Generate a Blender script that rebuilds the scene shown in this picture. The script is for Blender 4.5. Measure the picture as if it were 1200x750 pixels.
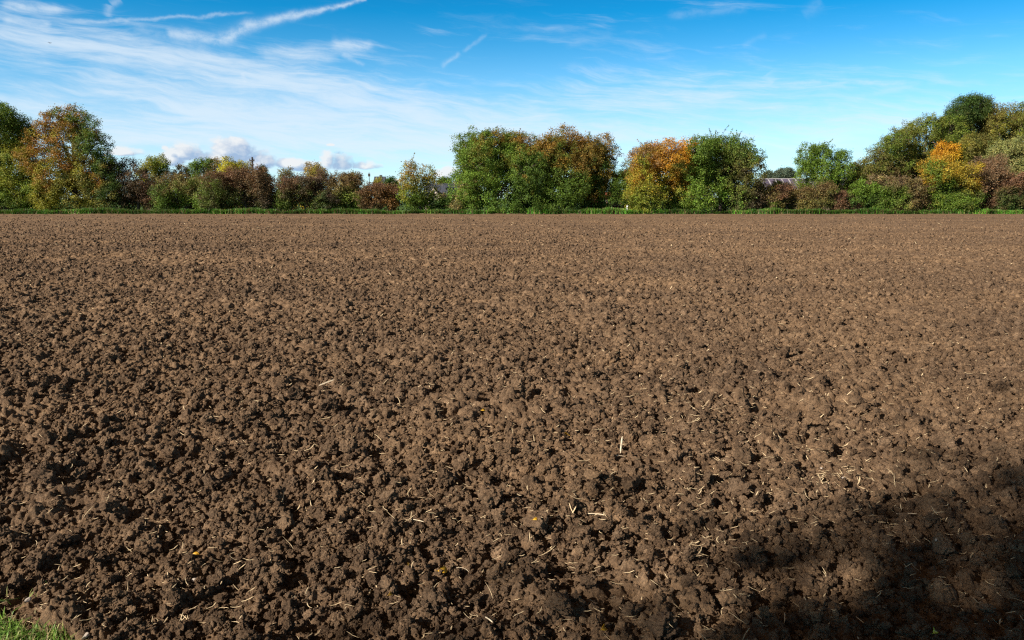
import bpy, math, random
import numpy as np
from mathutils import Vector, kdtree

for _o in list(bpy.data.objects):
    bpy.data.objects.remove(_o, do_unlink=True)
scene = bpy.context.scene
COL = scene.collection
rng = np.random.default_rng(7)
random.seed(7)
R = math.radians

# ---------------------------------------------------------------- camera
CAM_H = 1.65
FPX = 933.0                       # focal length in photo pixels (1200 wide)
PITCH = math.atan(142 / FPX)
cam_d = bpy.data.cameras.new("camera")
cam_d.sensor_width = 36.0
cam_d.lens = 36.0 * FPX / 1200
cam_d.clip_start = 0.05
cam_d.clip_end = 8000
cam = bpy.data.objects.new("camera", cam_d)
COL.objects.link(cam)
cam.location = (0, 0, CAM_H)
cam.rotation_euler = (math.pi / 2 - PITCH, 0, 0)
scene.camera = cam


def ray(px, py):
    cp, sp = math.cos(PITCH), math.sin(PITCH)
    a, b = (px - 600) / FPX, (375 - py) / FPX
    return np.array((a, cp + b * sp, -sp + b * cp))


def at_depth(px, py, D):
    d = ray(px, py)
    t = D / d[1]
    return d[0] * t, D, CAM_H + d[2] * t


def on_ground(px, py, z=0.0):
    d = ray(px, py)
    t = (z - CAM_H) / d[2]
    return d[0] * t, d[1] * t


# ---------------------------------------------------------------- sun, sky, exposure
SUN_EL = R(28)
SUN_DIR = np.array((0.80, 0.60))             # direction the light travels along the ground
SUN_DIR /= np.linalg.norm(SUN_DIR)
sun_d = bpy.data.lights.new("sun", 'SUN')
sun_d.energy = 4.6
sun_d.angle = R(0.55)
sun_d.color = (1.0, 0.925, 0.82)
sun = bpy.data.objects.new("sun", sun_d)
COL.objects.link(sun)
trav = Vector((SUN_DIR[0] * math.cos(SUN_EL), SUN_DIR[1] * math.cos(SUN_EL), -math.sin(SUN_EL)))
sun.rotation_euler = trav.to_track_quat('-Z', 'Y').to_euler()
sun.location = (-20, -15, 20)

scene.view_settings.view_transform = 'Standard'
scene.view_settings.look = 'None'
scene.view_settings.exposure = 1.0
scene.view_settings.gamma = 1.0
scene.view_settings.use_curve_mapping = False
scene.cycles.use_denoising = False
scene.cycles.filter_width = 1.25
scene.cycles.max_bounces = 6
scene.cycles.diffuse_bounces = 2
scene.cycles.transmission_bounces = 4
scene.cycles.transparent_max_bounces = 4

world = bpy.data.worlds.new("World")
scene.world = world
world.use_nodes = True
world.cycles.sampling_method = 'MANUAL'
world.cycles.sample_map_resolution = 256
WN, WL = world.node_tree.nodes, world.node_tree.links
WN.clear()


class X:
    """A float socket with arithmetic, to keep the sky's node set-up readable."""
    tree = None

    def __init__(s, sock):
        s.s = sock

    @staticmethod
    def m(op, *args, clamp=False):
        n = X.tree.nodes.new('ShaderNodeMath')
        n.operation = op
        n.use_clamp = clamp
        for i, a in enumerate(args):
            if isinstance(a, X):
                X.tree.links.new(a.s, n.inputs[i])
            else:
                n.inputs[i].default_value = float(a)
        return X(n.outputs[0])

    def __add__(s, o): return X.m('ADD', s, o)
    __radd__ = __add__
    def __sub__(s, o): return X.m('SUBTRACT', s, o)
    def __rsub__(s, o): return X.m('SUBTRACT', o, s)
    def __mul__(s, o): return X.m('MULTIPLY', s, o)
    __rmul__ = __mul__
    def __truediv__(s, o): return X.m('DIVIDE', s, o)


def clamp01(a): return X.m('ADD', a, 0.0, clamp=True)
def xmax(a, b): return X.m('MAXIMUM', a, b)
def xmin(a, b): return X.m('MINIMUM', a, b)
def xexp(a): return X.m('EXPONENT', a)


def smooth(a, lo, hi):
    n = X.tree.nodes.new('ShaderNodeMapRange')
    n.interpolation_type = 'SMOOTHSTEP'
    X.tree.links.new(a.s, n.inputs['Value'])
    n.inputs['From Min'].default_value = lo
    n.inputs['From Max'].default_value = hi
    return X(n.outputs[0])


def xvec(x, y, z):
    n = X.tree.nodes.new('ShaderNodeCombineXYZ')
    for i, a in enumerate((x, y, z)):
        if isinstance(a, X):
            X.tree.links.new(a.s, n.inputs[i])
        else:
            n.inputs[i].default_value = a
    return n.outputs[0]


def noise(vec, scale=1.0, detail=4.0, rough=0.55, dist=0.0):
    n = X.tree.nodes.new('ShaderNodeTexNoise')
    X.tree.links.new(vec, n.inputs['Vector'])
    n.inputs['Scale'].default_value = scale
    n.inputs['Detail'].default_value = detail
    n.inputs['Roughness'].default_value = rough
    n.inputs['Distortion'].default_value = dist
    return X(n.outputs[0])


def azel(px, py):
    d = ray(px, py)
    d = d / np.linalg.norm(d)
    return math.degrees(math.atan2(d[0], d[1])), math.degrees(math.asin(d[2]))


PXDEG = 0.0614


def build_sky():
    X.tree = world.node_tree
    tc = WN.new('ShaderNodeTexCoord')
    sep = WN.new('ShaderNodeSeparateXYZ')
    WL.new(tc.outputs['Generated'], sep.inputs[0])
    dx, dy, dz = (X(sep.outputs[i]) for i in range(3))
    az = X.m('ARCTAN2', dx, dy) * 57.2958
    el = X.m('ARCSINE', dz) * 57.2958

    sky = WN.new('ShaderNodeTexSky')
    sky.sky_type = 'NISHITA'
    sky.sun_disc = False
    sky.sun_elevation = SUN_EL
    sky.sun_rotation = math.atan2(-SUN_DIR[0], -SUN_DIR[1])
    sky.air_density = 1.0
    sky.dust_density = 0.3
    sky.ozone_density = 2.5
    # clear autumn air: the blue deepens quickly in the low sky
    sk_dir = WN.new('ShaderNodeVectorMath')
    sk_dir.operation = 'NORMALIZE'
    WL.new(xvec(dx, dy, dz * 1.6 + 0.03), sk_dir.inputs[0])
    WL.new(sk_dir.outputs[0], sky.inputs['Vector'])
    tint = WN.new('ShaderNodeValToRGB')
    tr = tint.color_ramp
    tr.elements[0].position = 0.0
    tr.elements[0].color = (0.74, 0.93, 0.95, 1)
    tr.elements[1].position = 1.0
    tr.elements[1].color = (0.90, 0.38, 0.14, 1)  # unseen upper sky: warm tint added to take the blue out of shadows
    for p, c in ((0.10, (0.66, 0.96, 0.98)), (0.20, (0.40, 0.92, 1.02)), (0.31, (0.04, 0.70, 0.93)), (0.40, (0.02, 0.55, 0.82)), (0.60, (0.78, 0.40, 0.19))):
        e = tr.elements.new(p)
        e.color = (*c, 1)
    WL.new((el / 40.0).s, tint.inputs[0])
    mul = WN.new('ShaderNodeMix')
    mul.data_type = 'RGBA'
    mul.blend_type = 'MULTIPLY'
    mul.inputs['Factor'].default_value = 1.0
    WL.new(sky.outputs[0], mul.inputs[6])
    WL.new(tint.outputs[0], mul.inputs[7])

    # ---- cirrus: streaky noise, thickest to the left and thinning to the right
    def blob(px, py, sx, sy, amp, slope=0.0):
        a0, e0 = azel(px, py)
        u = (az - a0) / (sx * PXDEG)
        v = (el - e0 + (az - a0) * slope) / (sy * PXDEG)
        return xexp((u * u + v * v) * -1.0) * amp

    warp = noise(xvec(az * 0.12, el * 0.3, 3.0), 1.0, 3.0, 0.5) * 2.2
    el2 = el + az * 0.10 + warp
    fib = noise(xvec(az * 0.075 + el * 0.05, el2 * 0.72, 1.7), 1.0, 9.0, 0.64, 0.12)
    fine = noise(xvec(az * 0.26, el2 * 1.9, 8.2), 1.0, 7.0, 0.66, 0.2)
    mask = blob(120, 110, 330, 62, 0.62, 0.10) + blob(395, 118, 190, 34, 0.42, 0.12) + blob(60, 45, 130, 14, 0.40, 0.05) \
        + blob(250, 70, 150, 16, 0.36, 0.15) + blob(520, 165, 420, 38, 0.40) + blob(418, 52, 24, 6, 0.42) + blob(60, 160, 300, 40, 0.28) \
        + blob(340, 66, 60, 10, 0.34) + blob(900, 150, 360, 42, 0.40) + blob(760, 110, 260, 26, 0.28) + blob(830, 60, 420, 55, 0.20) + blob(510, 37, 28, 6, 0.30) + blob(20, 10, 70, 7, 0.5) \
        + blob(690, 85, 60, 6, 0.18, 0.1) + blob(800, 12, 110, 9, 0.20, -0.1)
    cir = smooth(fib * 1.45 + fine * 1.05 + mask * 0.72 - 1.34, 0.02, 0.85) * clamp01(mask * 3.0)

    # ---- contrails and wisps as soft segments
    jx = (noise(xvec(az * 0.5, el * 0.5, 0.0), 1.0, 6.0, 0.62) - 0.5) * 0.75
    jy = (noise(xvec(az * 0.5, el * 0.5, 9.0), 1.0, 6.0, 0.62) - 0.5) * 0.75
    pa, pe = az + jx, el + jy
    brk = smooth(noise(xvec(az * 0.9, el * 1.3, 4.0), 1.0, 6.0, 0.65), 0.22, 0.62)

    def seg(x0, y0, x1, y1, w0, w1, amp):
        a0, e0 = azel(x0, y0)
        a1, e1 = azel(x1, y1)
        ux, uy = a1 - a0, e1 - e0
        L2 = ux * ux + uy * uy
        t = clamp01(((pa - a0) * ux + (pe - e0) * uy) / L2)
        ddx, ddy = pa - a0 - t * ux, pe - e0 - t * uy
        w = t * ((w1 - w0) * PXDEG) + w0 * PXDEG
        q = (ddx * ddx + ddy * ddy) / (w * w)
        a_ = xexp(q * -1.0) * (amp if amp > 0.32 else amp * 0.9)
        return a_ if amp > 0.7 else a_ * smooth(t * (1.0 - t), -0.02, 0.14)

    tr_ = seg(200, 40, 262, 47, 5, 6, 0.75)
    for s_ in ((255, 48, 292, 30, 6, 5, 0.85), (292, 30, 345, 18, 5, 3.5, 0.85), (345, 18, 428, 0, 3.5, 1.5, 0.8),
               (70, 26, 300, 15, 2.0, 1.5, 0.45), (126, 20, 128, 6, 3, 4, 0.4), (128, 6, 142, 0, 4, 3, 0.4),
               (400, 62, 428, 79, 3, 2, 0.4), (516, 78, 540, 62, 2.4, 2, 0.36), (540, 62, 572, 40, 1.8, 1.5, 0.25),
               (283, 86, 288, 97, 3, 2, 0.4), (905, 98, 1084, 95, 1.8, 2.2, 0.42), (898, 86, 908, 98, 7, 4, 0.35),
               (1084, 95, 985, 120, 3, 3, 0.28), (985, 120, 930, 137, 3, 4, 0.22), (1084, 96, 1160, 97, 2, 3, 0.2),
               (660, 55, 720, 40, 3, 5, 0.10), (868, 55, 900, 38, 3, 3, 0.12), (780, 18, 880, 9, 4, 4, 0.2),
               (940, 20, 965, 0, 6, 6, 0.15), (660, 75, 770, 88, 3, 3, 0.15), (640, 125, 1000, 128, 8, 6, 0.10),
               (0, 5, 75, 12, 5, 4, 0.6), (0, 22, 60, 29, 3, 5, 0.55), (150, 30, 250, 62, 5, 8, 0.3),
               (300, 62, 400, 70, 7, 6, 0.35), (385, 50, 440, 54, 6, 3, 0.45)):
        tr_ = xmax(tr_, seg(*s_))
    tr_ = tr_ * (brk * 0.85 + 0.15) * 0.72
    veil = smooth(el, 11.0, 0.0) * 0.36
    c1 = clamp01(1.0 - (1.0 - cir * 0.72) * (1.0 - tr_) * (1.0 - veil))

    m1 = WN.new('ShaderNodeMix')
    m1.data_type = 'RGBA'
    WL.new(c1.s, m1.inputs['Factor'])
    WL.new(mul.outputs[2], m1.inputs[6])
    m1.inputs[7].default_value = (4.0, 4.5, 4.95, 1)

    # ---- small cumulus low over the horizon, lit from the upper left
    cl = ((146, 179, 20, 7), (214, 181, 26, 14), (231, 183, 12, 9), (270, 178, 27, 20), (262, 186, 34, 12), (305, 192, 22, 15),
          (345, 193, 30, 9), (385, 190, 15, 14), (398, 192, 20, 15), (430, 195, 20, 8), (470, 213, 14, 4), (528, 205, 24, 11), (360, 197, 26, 9),
          (387, 170, 5, 2), (194, 174, 5, 4), (200, 189, 16, 12))

    def field(a, e):
        f = None
        for px, py, w, h in cl:
            a0, e0 = azel(px, py)
            u = (a - a0) / (w * PXDEG)
            v = (e - e0) / (h * PXDEG)
            v = xmax(v, v * -2.0)
            g = 1.0 - (u * u + v * v)
            f = g if f is None else xmax(f, g)
        n1 = noise(xvec(a * 0.75, e * 0.95, 2.0), 1.0, 6.0, 0.58, 0.3)
        n2 = noise(xvec(a * 0.30, e * 0.3, 6.0), 1.0, 2.0, 0.5)
        return f * 0.8 + (n1 - 0.5) * 2.0 + (n2 - 0.5) * 0.4 + 0.02
    f0 = field(az, el)
    f1 = field(az - 0.55, el + 0.5)
    cd = smooth(f0, 0.0, 0.6)
    lit = clamp01((f0 - f1) * 1.15 + 0.08)
    cc = WN.new('ShaderNodeMix')
    cc.data_type = 'RGBA'
    WL.new(lit.s, cc.inputs['Factor'])
    cc.inputs[6].default_value = (1.6, 2.25, 3.4, 1)
    cc.inputs[7].default_value = (4.5, 4.5, 4.55, 1)
    m2 = WN.new('ShaderNodeMix')
    m2.data_type = 'RGBA'
    WL.new((cd * 0.85).s, m2.inputs['Factor'])
    WL.new(m1.outputs[2], m2.inputs[6])
    WL.new(cc.outputs[2], m2.inputs[7])

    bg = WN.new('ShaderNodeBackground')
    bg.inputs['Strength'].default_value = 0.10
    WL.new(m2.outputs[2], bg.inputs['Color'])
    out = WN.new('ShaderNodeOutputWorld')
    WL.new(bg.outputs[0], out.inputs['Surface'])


build_sky()


# ---------------------------------------------------------------- numpy noise
def _hash(ix, iy, iz, seed):
    h = (ix.astype(np.uint32) * np.uint32(374761393) + iy.astype(np.uint32) * np.uint32(668265263)
         + iz.astype(np.uint32) * np.uint32(2147483647) + np.uint32((seed * 974711) & 0xFFFFFFFF))
    h = (h ^ (h >> np.uint32(13))) * np.uint32(1274126177)
    h = (h ^ (h >> np.uint32(16))) * np.uint32(2246822519)
    h ^= h >> np.uint32(15)
    return h.astype(np.float32) / np.float32(4294967296.0)


def vnoise2(x, y, seed=0):
    fx, fy = np.floor(x), np.floor(y)
    tx, ty = (x - fx).astype(np.float32), (y - fy).astype(np.float32)
    ix, iy = fx.astype(np.int64), fy.astype(np.int64)
    z = np.zeros_like(ix)
    tx = tx * tx * (3 - 2 * tx)
    ty = ty * ty * (3 - 2 * ty)
    a, b = _hash(ix, iy, z, seed), _hash(ix + 1, iy, z, seed)
    c, d = _hash(ix, iy + 1, z, seed), _hash(ix + 1, iy + 1, z, seed)
    return (a + (b - a) * tx) * (1 - ty) + (c + (d - c) * tx) * ty


def vnoise3(p, seed=0):
    f = np.floor(p)
    t = p - f
    t = t * t * (3 - 2 * t)
    i = f.astype(np.int64)
    out = 0
    for dx in (0, 1):
        for dy in (0, 1):
            for dz in (0, 1):
                w = (t[:, 0] if dx else 1 - t[:, 0]) * (t[:, 1] if dy else 1 - t[:, 1]) * (t[:, 2] if dz else 1 - t[:, 2])
                out = out + w * _hash(i[:, 0] + dx, i[:, 1] + dy, i[:, 2] + dz, seed)
    return out


def clod_layer(x, y, cell, seed, fill=0.85):
    """Rounded lumps of random size, one per cell."""
    gx, gy = x / cell, y / cell
    ix, iy = np.floor(gx).astype(np.int64), np.floor(gy).astype(np.int64)
    best = np.zeros(x.shape, np.float32)
    z = np.zeros_like(ix)
    for ox in (-1, 0, 1):
        for oy in (-1, 0, 1):
            jx, jy = ix + ox, iy + oy
            cx = jx + _hash(jx, jy, z, seed)
            cy = jy + _hash(jx, jy, z, seed + 1)
            s = _hash(jx, jy, z, seed + 2)
            r = 0.35 + 0.5 * s
            d2 = ((gx - cx) ** 2 + (gy - cy) ** 2) / (r * r)
            keep = _hash(jx, jy, z, seed + 3) < fill
            hgt = np.sqrt(np.clip(1 - d2, 0, 1)) * r * keep
            np.maximum(best, hgt.astype(np.float32), out=best)
    return best


GA, GB = on_ground(-10, 713), on_ground(74, 753)


def near_edge(x):
    """Where the grass at the near corner ends and the soil begins."""
    e = GA[1] + (x - GA[0]) * (GB[1] - GA[1]) / (GB[0] - GA[0])
    e = np.where(x > GB[0], np.maximum(2.40, GB[1] - (x - GB[0]) * 0.6), np.minimum(e, GA[1] + 0.25))
    return e + 0.07 * (vnoise2(x * 7, x * 0, 5) - 0.5)


def soil_height(x, y, res):
    """Height of the tilled soil; lumps finer than the mesh can carry are left out."""
    wx = x + 0.05 * (vnoise2(x * 9, y * 9, 11) - 0.5) + 0.018 * (vnoise2(x * 31, y * 31, 12) - 0.5) + 0.012 * (vnoise2(x * 83, y * 83, 15) - 0.5)
    wy = y + 0.05 * (vnoise2(x * 9, y * 9, 13) - 0.5) + 0.018 * (vnoise2(x * 31, y * 31, 14) - 0.5) + 0.012 * (vnoise2(x * 83, y * 83, 16) - 0.5)
    h = 0.05 * (vnoise2(x * 0.45, y * 0.45, 1) - 0.5) + 0.04 * (vnoise2(x * 1.5, y * 1.5, 2) - 0.5) \
        + 0.035 * (vnoise2(x * 4.3, y * 4.3, 3) - 0.5) + 0.03 * (vnoise2(x * 9.7, y * 9.7, 4) - 0.5)
    for f_, a_ in ((23, 0.016), (51, 0.010), (110, 0.006)):
        w = np.clip((1.0 / f_ / np.maximum(res, 1e-5) - 0.8) / 1.5, 0, 1)
        h = h + w * a_ * (vnoise2(x * f_, y * f_, f_) - 0.5)
    for cell, amp, seed, fill in ((0.36, 0.14, 20, 0.12), (0.19, 0.26, 30, 0.25), (0.10, 0.46, 40, 0.40), (0.055, 0.72, 50, 0.65), (0.028, 0.8, 60, 0.85)):
        w = np.clip((cell / np.maximum(res, 1e-5) - 1.2) / 1.5, 0, 1)
        if w.max() <= 0:
            continue
        h = h + w * amp * cell * clod_layer(wx, wy, cell, seed, fill)
    return h - 0.03 - np.where(y < near_edge(x), 0.16, 0.0)


# ---------------------------------------------------------------- materials
def new_mat(name):
    m = bpy.data.materials.new(name)
    m.use_nodes = True
    nt = m.node_tree
    b = nt.nodes['Principled BSDF']
    return m, nt, b


def ramp(nt, fac, stops):
    n = nt.nodes.new('ShaderNodeValToRGB')
    e = n.color_ramp.elements
    e[0].position, e[0].color = stops[0][0], (*stops[0][1], 1)
    e[1].position, e[1].color = stops[-1][0], (*stops[-1][1], 1)
    for p, c in stops[1:-1]:
        k = e.new(p)
        k.color = (*c, 1)
    nt.links.new(fac, n.inputs[0])
    return n.outputs[0]


def tex_noise(nt, scale, detail=4, rough=0.55, vec=None):
    n = nt.nodes.new('ShaderNodeTexNoise')
    n.inputs['Scale'].default_value = scale
    n.inputs['Detail'].default_value = detail
    n.inputs['Roughness'].default_value = rough
    if vec is not None:
        nt.links.new(vec, n.inputs['Vector'])
    return n.outputs[0]


def mixc(nt, fac, a, b, mode='MIX'):
    n = nt.nodes.new('ShaderNodeMix')
    n.data_type = 'RGBA'
    n.blend_type = mode
    for sock, v in ((n.inputs['Factor'], fac), (n.inputs[6], a), (n.inputs[7], b)):
        if isinstance(v, (int, float)):
            sock.default_value = v
        elif isinstance(v, tuple):
            sock.default_value = (*v, 1)
        else:
            nt.links.new(v, sock)
    return n.outputs[2]


def soil_material(name):
    m, nt, b = new_mat(name)
    geo = nt.nodes.new('ShaderNodeNewGeometry')
    P = geo.outputs['Position']
    big = tex_noise(nt, 0.35, 4, 0.6, P)
    mid = tex_noise(nt, 9.0, 5, 0.65, P)
    fine = tex_noise(nt, 90.0, 4, 0.7, P)
    c = ramp(nt, mid, [(0.28, (0.078, 0.048, 0.029)), (0.5, (0.146, 0.094, 0.057)), (0.72, (0.228, 0.152, 0.095))])
    c2 = ramp(nt, fine, [(0.28, (0.42, 0.42, 0.44)), (0.52, (1.0, 1.0, 1.0)), (0.74, (1.65, 1.58, 1.45))])
    c3 = ramp(nt, big, [(0.35, (0.86, 0.86, 0.88)), (0.65, (1.12, 1.10, 1.06))])
    mp = nt.nodes.new('ShaderNodeMapping')
    mp.inputs['Scale'].default_value = (0.035, 0.30, 1.0)
    nt.links.new(P, mp.inputs['Vector'])
    band = ramp(nt, tex_noise(nt, 1.0, 3, 0.6, mp.outputs[0]), [(0.35, (0.84, 0.84, 0.85)), (0.65, (1.14, 1.13, 1.10))])
    oi = nt.nodes.new('ShaderNodeObjectInfo')
    tone = ramp(nt, oi.outputs['Random'], [(0.0, (0.70, 0.69, 0.68)), (0.6, (1.0, 1.0, 1.0)), (1.0, (1.30, 1.28, 1.22))])
    for k_ in (c2, c3, band, tone):
        c = mixc(nt, 1.0, c, k_, 'MULTIPLY')
    nt.links.new(c, b.inputs['Base Color'])
    b.inputs['Roughness'].default_value = 0.95
    b.inputs['Specular IOR Level'].default_value = 0.15
    bump = nt.nodes.new('ShaderNodeBump')
    bump.inputs['Strength'].default_value = 1.0
    bump.inputs['Distance'].default_value = 0.012
    hsum = nt.nodes.new('ShaderNodeMath')
    hsum.operation = 'ADD'
    nt.links.new(tex_noise(nt, 170.0, 5, 0.75, P), hsum.inputs[0])
    nt.links.new(fine, hsum.inputs[1])
    nt.links.new(hsum.outputs[0], bump.inputs['Height'])
    nt.links.new(bump.outputs[0], b.inputs['Normal'])
    return m


MAT_SOIL = soil_material("tilled_soil")


def leaf_material(name, trans=0.35, rough=0.6):
    """Colour comes from the leaf itself (per-leaf attribute); light passes through it."""
    m = bpy.data.materials.new(name)
    m.use_nodes = True
    nt = m.node_tree
    nt.nodes.clear()
    at = nt.nodes.new('ShaderNodeAttribute')
    at.attribute_name = 'col'
    p = nt.nodes.new('ShaderNodeBsdfPrincipled')
    p.inputs['Roughness'].default_value = rough
    p.inputs['Specular IOR Level'].default_value = 0.3
    t = nt.nodes.new('ShaderNodeBsdfTranslucent')
    nt.links.new(at.outputs['Color'], p.inputs['Base Color'])
    nt.links.new(at.outputs['Color'], t.inputs['Color'])
    mx = nt.nodes.new('ShaderNodeMixShader')
    mx.inputs[0].default_value = trans
    nt.links.new(p.outputs[0], mx.inputs[1])
    nt.links.new(t.outputs[0], mx.inputs[2])
    o = nt.nodes.new('ShaderNodeOutputMaterial')
    nt.links.new(mx.outputs[0], o.inputs[0])
    return m


MAT_LEAF = leaf_material("autumn_foliage")
MAT_GRASS = leaf_material("grass_blades", 0.3, 0.5)


def plain(name, col, rough=0.8, spec=0.3, var=0.25, scale=6.0):
    m, nt, b = new_mat(name)
    tcn = nt.nodes.new('ShaderNodeTexCoord')
    n = tex_noise(nt, scale, 5, 0.6, tcn.outputs['Object'])
    lo = tuple(c * (1 - var) for c in col)
    hi = tuple(min(1, c * (1 + var)) for c in col)
    nt.links.new(ramp(nt, n, [(0.3, lo), (0.7, hi)]), b.inputs['Base Color'])
    b.inputs['Roughness'].default_value = rough
    b.inputs['Specular IOR Level'].default_value = spec
    return m


MAT_BARK = plain("grey_brown_bark", (0.085, 0.065, 0.048), 0.95, 0.1, 0.4, 9.0)
MAT_TWIG = plain("reddish_twig_bark", (0.115, 0.066, 0.046), 0.95, 0.1, 0.35, 5.0)
MAT_STRAW = plain("dry_straw", (0.52, 0.39, 0.23), 0.8, 0.2, 0.45, 7.0)
MAT_STALK = plain("bleached_stalk", (0.60, 0.49, 0.34), 0.75, 0.25, 0.4, 28.0)
MAT_STONE = plain("pale_flint", (0.42, 0.345, 0.28), 0.6, 0.4, 0.3, 45.0)
MAT_YLEAF = plain("yellow_leaf_blade", (0.55, 0.29, 0.02), 0.55, 0.35, 0.35, 60.0)
MAT_YGLEAF = plain("yellow_green_leaf_blade", (0.45, 0.42, 0.02), 0.55, 0.35, 0.25, 60.0)


def meadow_material():
    m, nt, b = new_mat("meadow_grass")
    geo = nt.nodes.new('ShaderNodeNewGeometry')
    n = tex_noise(nt, 0.5, 6, 0.7, geo.outputs['Position'])
    n2 = tex_noise(nt, 40.0, 4, 0.7, geo.outputs['Position'])
    c = ramp(nt, n, [(0.3, (0.045, 0.085, 0.015)), (0.7, (0.085, 0.14, 0.025))])
    c = mixc(nt, 1.0, c, ramp(nt, n2, [(0.3, (0.6, 0.6, 0.6)), (0.7, (1.3, 1.3, 1.2))]), 'MULTIPLY')
    nt.links.new(c, b.inputs['Base Color'])
    b.inputs['Roughness'].default_value = 0.9
    b.inputs['Specular IOR Level'].default_value = 0.1
    return m


MAT_MEADOW = meadow_material()


# ---------------------------------------------------------------- mesh helpers
def make_mesh(name, verts, faces, smooth=False, mat=None, cols=None):
    """verts (n,3), faces (m,k) integer array; cols per vertex."""
    verts = np.asarray(verts, np.float32)
    faces = np.asarray(faces, np.int32)
    me = bpy.data.meshes.new(name)
    k = faces.shape[1]
    me.vertices.add(len(verts))
    me.vertices.foreach_set('co', verts.ravel())
    me.loops.add(faces.size)
    me.loops.foreach_set('vertex_index', faces.ravel())
    me.polygons.add(len(faces))
    me.polygons.foreach_set('loop_start', np.arange(0, faces.size, k, dtype=np.int32))
    me.polygons.foreach_set('use_smooth', np.full(len(faces), smooth))
    me.update(calc_edges=True)
    if cols is not None:
        a = me.color_attributes.new('col', 'FLOAT_COLOR', 'POINT')
        rgba = np.ones((len(verts), 4), np.float32)
        rgba[:, :3] = cols
        a.data.foreach_set('color', rgba.ravel())
    if mat:
        me.materials.append(mat)
    return me


def link(name, me, parent=None, loc=None):
    o = bpy.data.objects.new(name, me)
    COL.objects.link(o)
    if parent is not None:
        o.parent = parent
    if loc is not None:
        o.location = loc
    return o


def tag(o, label=None, cat=None, group=None, kind=None):
    if label:
        o['label'] = label
    if cat:
        o['category'] = cat
    if group:
        o['group'] = group
    if kind:
        o['kind'] = kind
    return o


def empty(name, loc, label, cat, group=None):
    e = bpy.data.objects.new(name, None)
    e.empty_display_size = 0.3
    COL.objects.link(e)
    e.location = loc
    return tag(e, label, cat, group)


class MB:
    """Collects mixed polygons into one mesh."""

    def __init__(s):
        s.v, s.f = [], []

    def box(s, x0, x1, y0, y1, z0, z1):
        n = len(s.v)
        s.v += [(x, y, z) for z in (z0, z1) for y in (y0, y1) for x in (x0, x1)]
        s.f += [tuple(n + i for i in q) for q in ((0, 2, 3, 1), (4, 5, 7, 6), (0, 1, 5, 4), (2, 6, 7, 3), (0, 4, 6, 2), (1, 3, 7, 5))]
        return s

    def poly(s, pts):
        n = len(s.v)
        s.v += [tuple(p) for p in pts]
        s.f.append(tuple(range(n, n + len(pts))))
        return s

    def slab(s, pts, off):
        """a polygon given thickness along the vector off"""
        off = Vector(off)
        n, k = len(s.v), len(pts)
        s.v += [tuple(p) for p in pts] + [tuple(Vector(p) + off) for p in pts]
        s.f.append(tuple(range(n + k - 1, n - 1, -1)))
        s.f.append(tuple(range(n + k, n + 2 * k)))
        for i in range(k):
            j = (i + 1) % k
            s.f.append((n + i, n + j, n + k + j, n + k + i))
        return s

    def tube(s, pts, rads, sides=6):
        pts = [Vector(p) for p in pts]
        n = len(s.v)
        for i, p in enumerate(pts):
            d = (pts[min(i + 1, len(pts) - 1)] - pts[max(i - 1, 0)]).normalized()
            a = d.cross(Vector((0, 0, 1)) if abs(d.z) < 0.9 else Vector((1, 0, 0))).normalized()
            b = d.cross(a)
            for k in range(sides):
                t = 2 * math.pi * k / sides
                s.v.append(tuple(p + (a * math.cos(t) + b * math.sin(t)) * rads[i]))
        for i in range(len(pts) - 1):
            for k in range(sides):
                k2 = (k + 1) % sides
                s.f.append((n + i * sides + k, n + i * sides + k2, n + (i + 1) * sides + k2, n + (i + 1) * sides + k))
        s.f.append(tuple(n + k for k in range(sides - 1, -1, -1)))
        m = n + (len(pts) - 1) * sides
        s.f.append(tuple(m + k for k in range(sides)))
        return s

    def build(s, name, mat, parent=None, smooth=False):
        me = bpy.data.meshes.new(name)
        me.from_pydata(s.v, [], s.f)
        me.materials.append(mat)
        if smooth:
            me.polygons.foreach_set('use_smooth', np.full(len(me.polygons), True))
        me.update()
        return link(name, me, parent)


# ---------------------------------------------------------------- the ground
FAR = 90.0        # far edge of the ploughed field
def grid_faces(nr, nc):
    i = np.arange(nr - 1)[:, None] * nc + np.arange(nc - 1)[None, :]
    return np.stack([i, i + 1, i + nc + 1, i + nc], -1).reshape(-1, 4)


def build_field():
    ny = 2300
    ys = 2.15 * (FAR / 2.15) ** (np.linspace(0, 1, ny))
    us = np.concatenate([np.linspace(-2.2, -0.86, 60)[:-1], np.linspace(-0.86, 0.86, 1300), np.linspace(0.86, 2.2, 60)[1:]])
    Y, U = np.meshgrid(ys, us, indexing='ij')
    X_ = U * (Y + 0.8)
    rx = np.gradient(us)[None, :] * Y
    ry = np.gradient(ys)[:, None] * np.ones_like(U)
    res = np.maximum(rx, ry * 0.8)
    H = soil_height(X_.ravel(), Y.ravel(), res.ravel()).reshape(Y.shape)
    v = np.stack([X_, Y, H], -1).reshape(-1, 3)
    me = make_mesh('field', v, grid_faces(ny, len(us)), True, MAT_SOIL)
    f = link('field', me)
    tag(f, kind='structure')


build_field()
b_ = MB()
b_.poly([(-2500, -600, -0.16), (2500, -600, -0.16), (2500, 5000, -0.16), (-2500, 5000, -0.16)])
tag(b_.build('ground', MAT_MEADOW), kind='structure')
b_ = MB()
b_.poly([(-400, FAR - 0.4, -0.02), (400, FAR - 0.4, -0.02), (400, 420, 0.0), (-400, 420, 0.0)])
tag(b_.build('meadow', MAT_MEADOW), kind='structure')
b_ = MB()
b_.poly([(-320, 2.2, -0.13), (320, 2.2, -0.13), (320, FAR, -0.13), (-320, FAR, -0.13)])
tag(b_.build('field_subsoil', MAT_SOIL), kind='structure')


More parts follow.
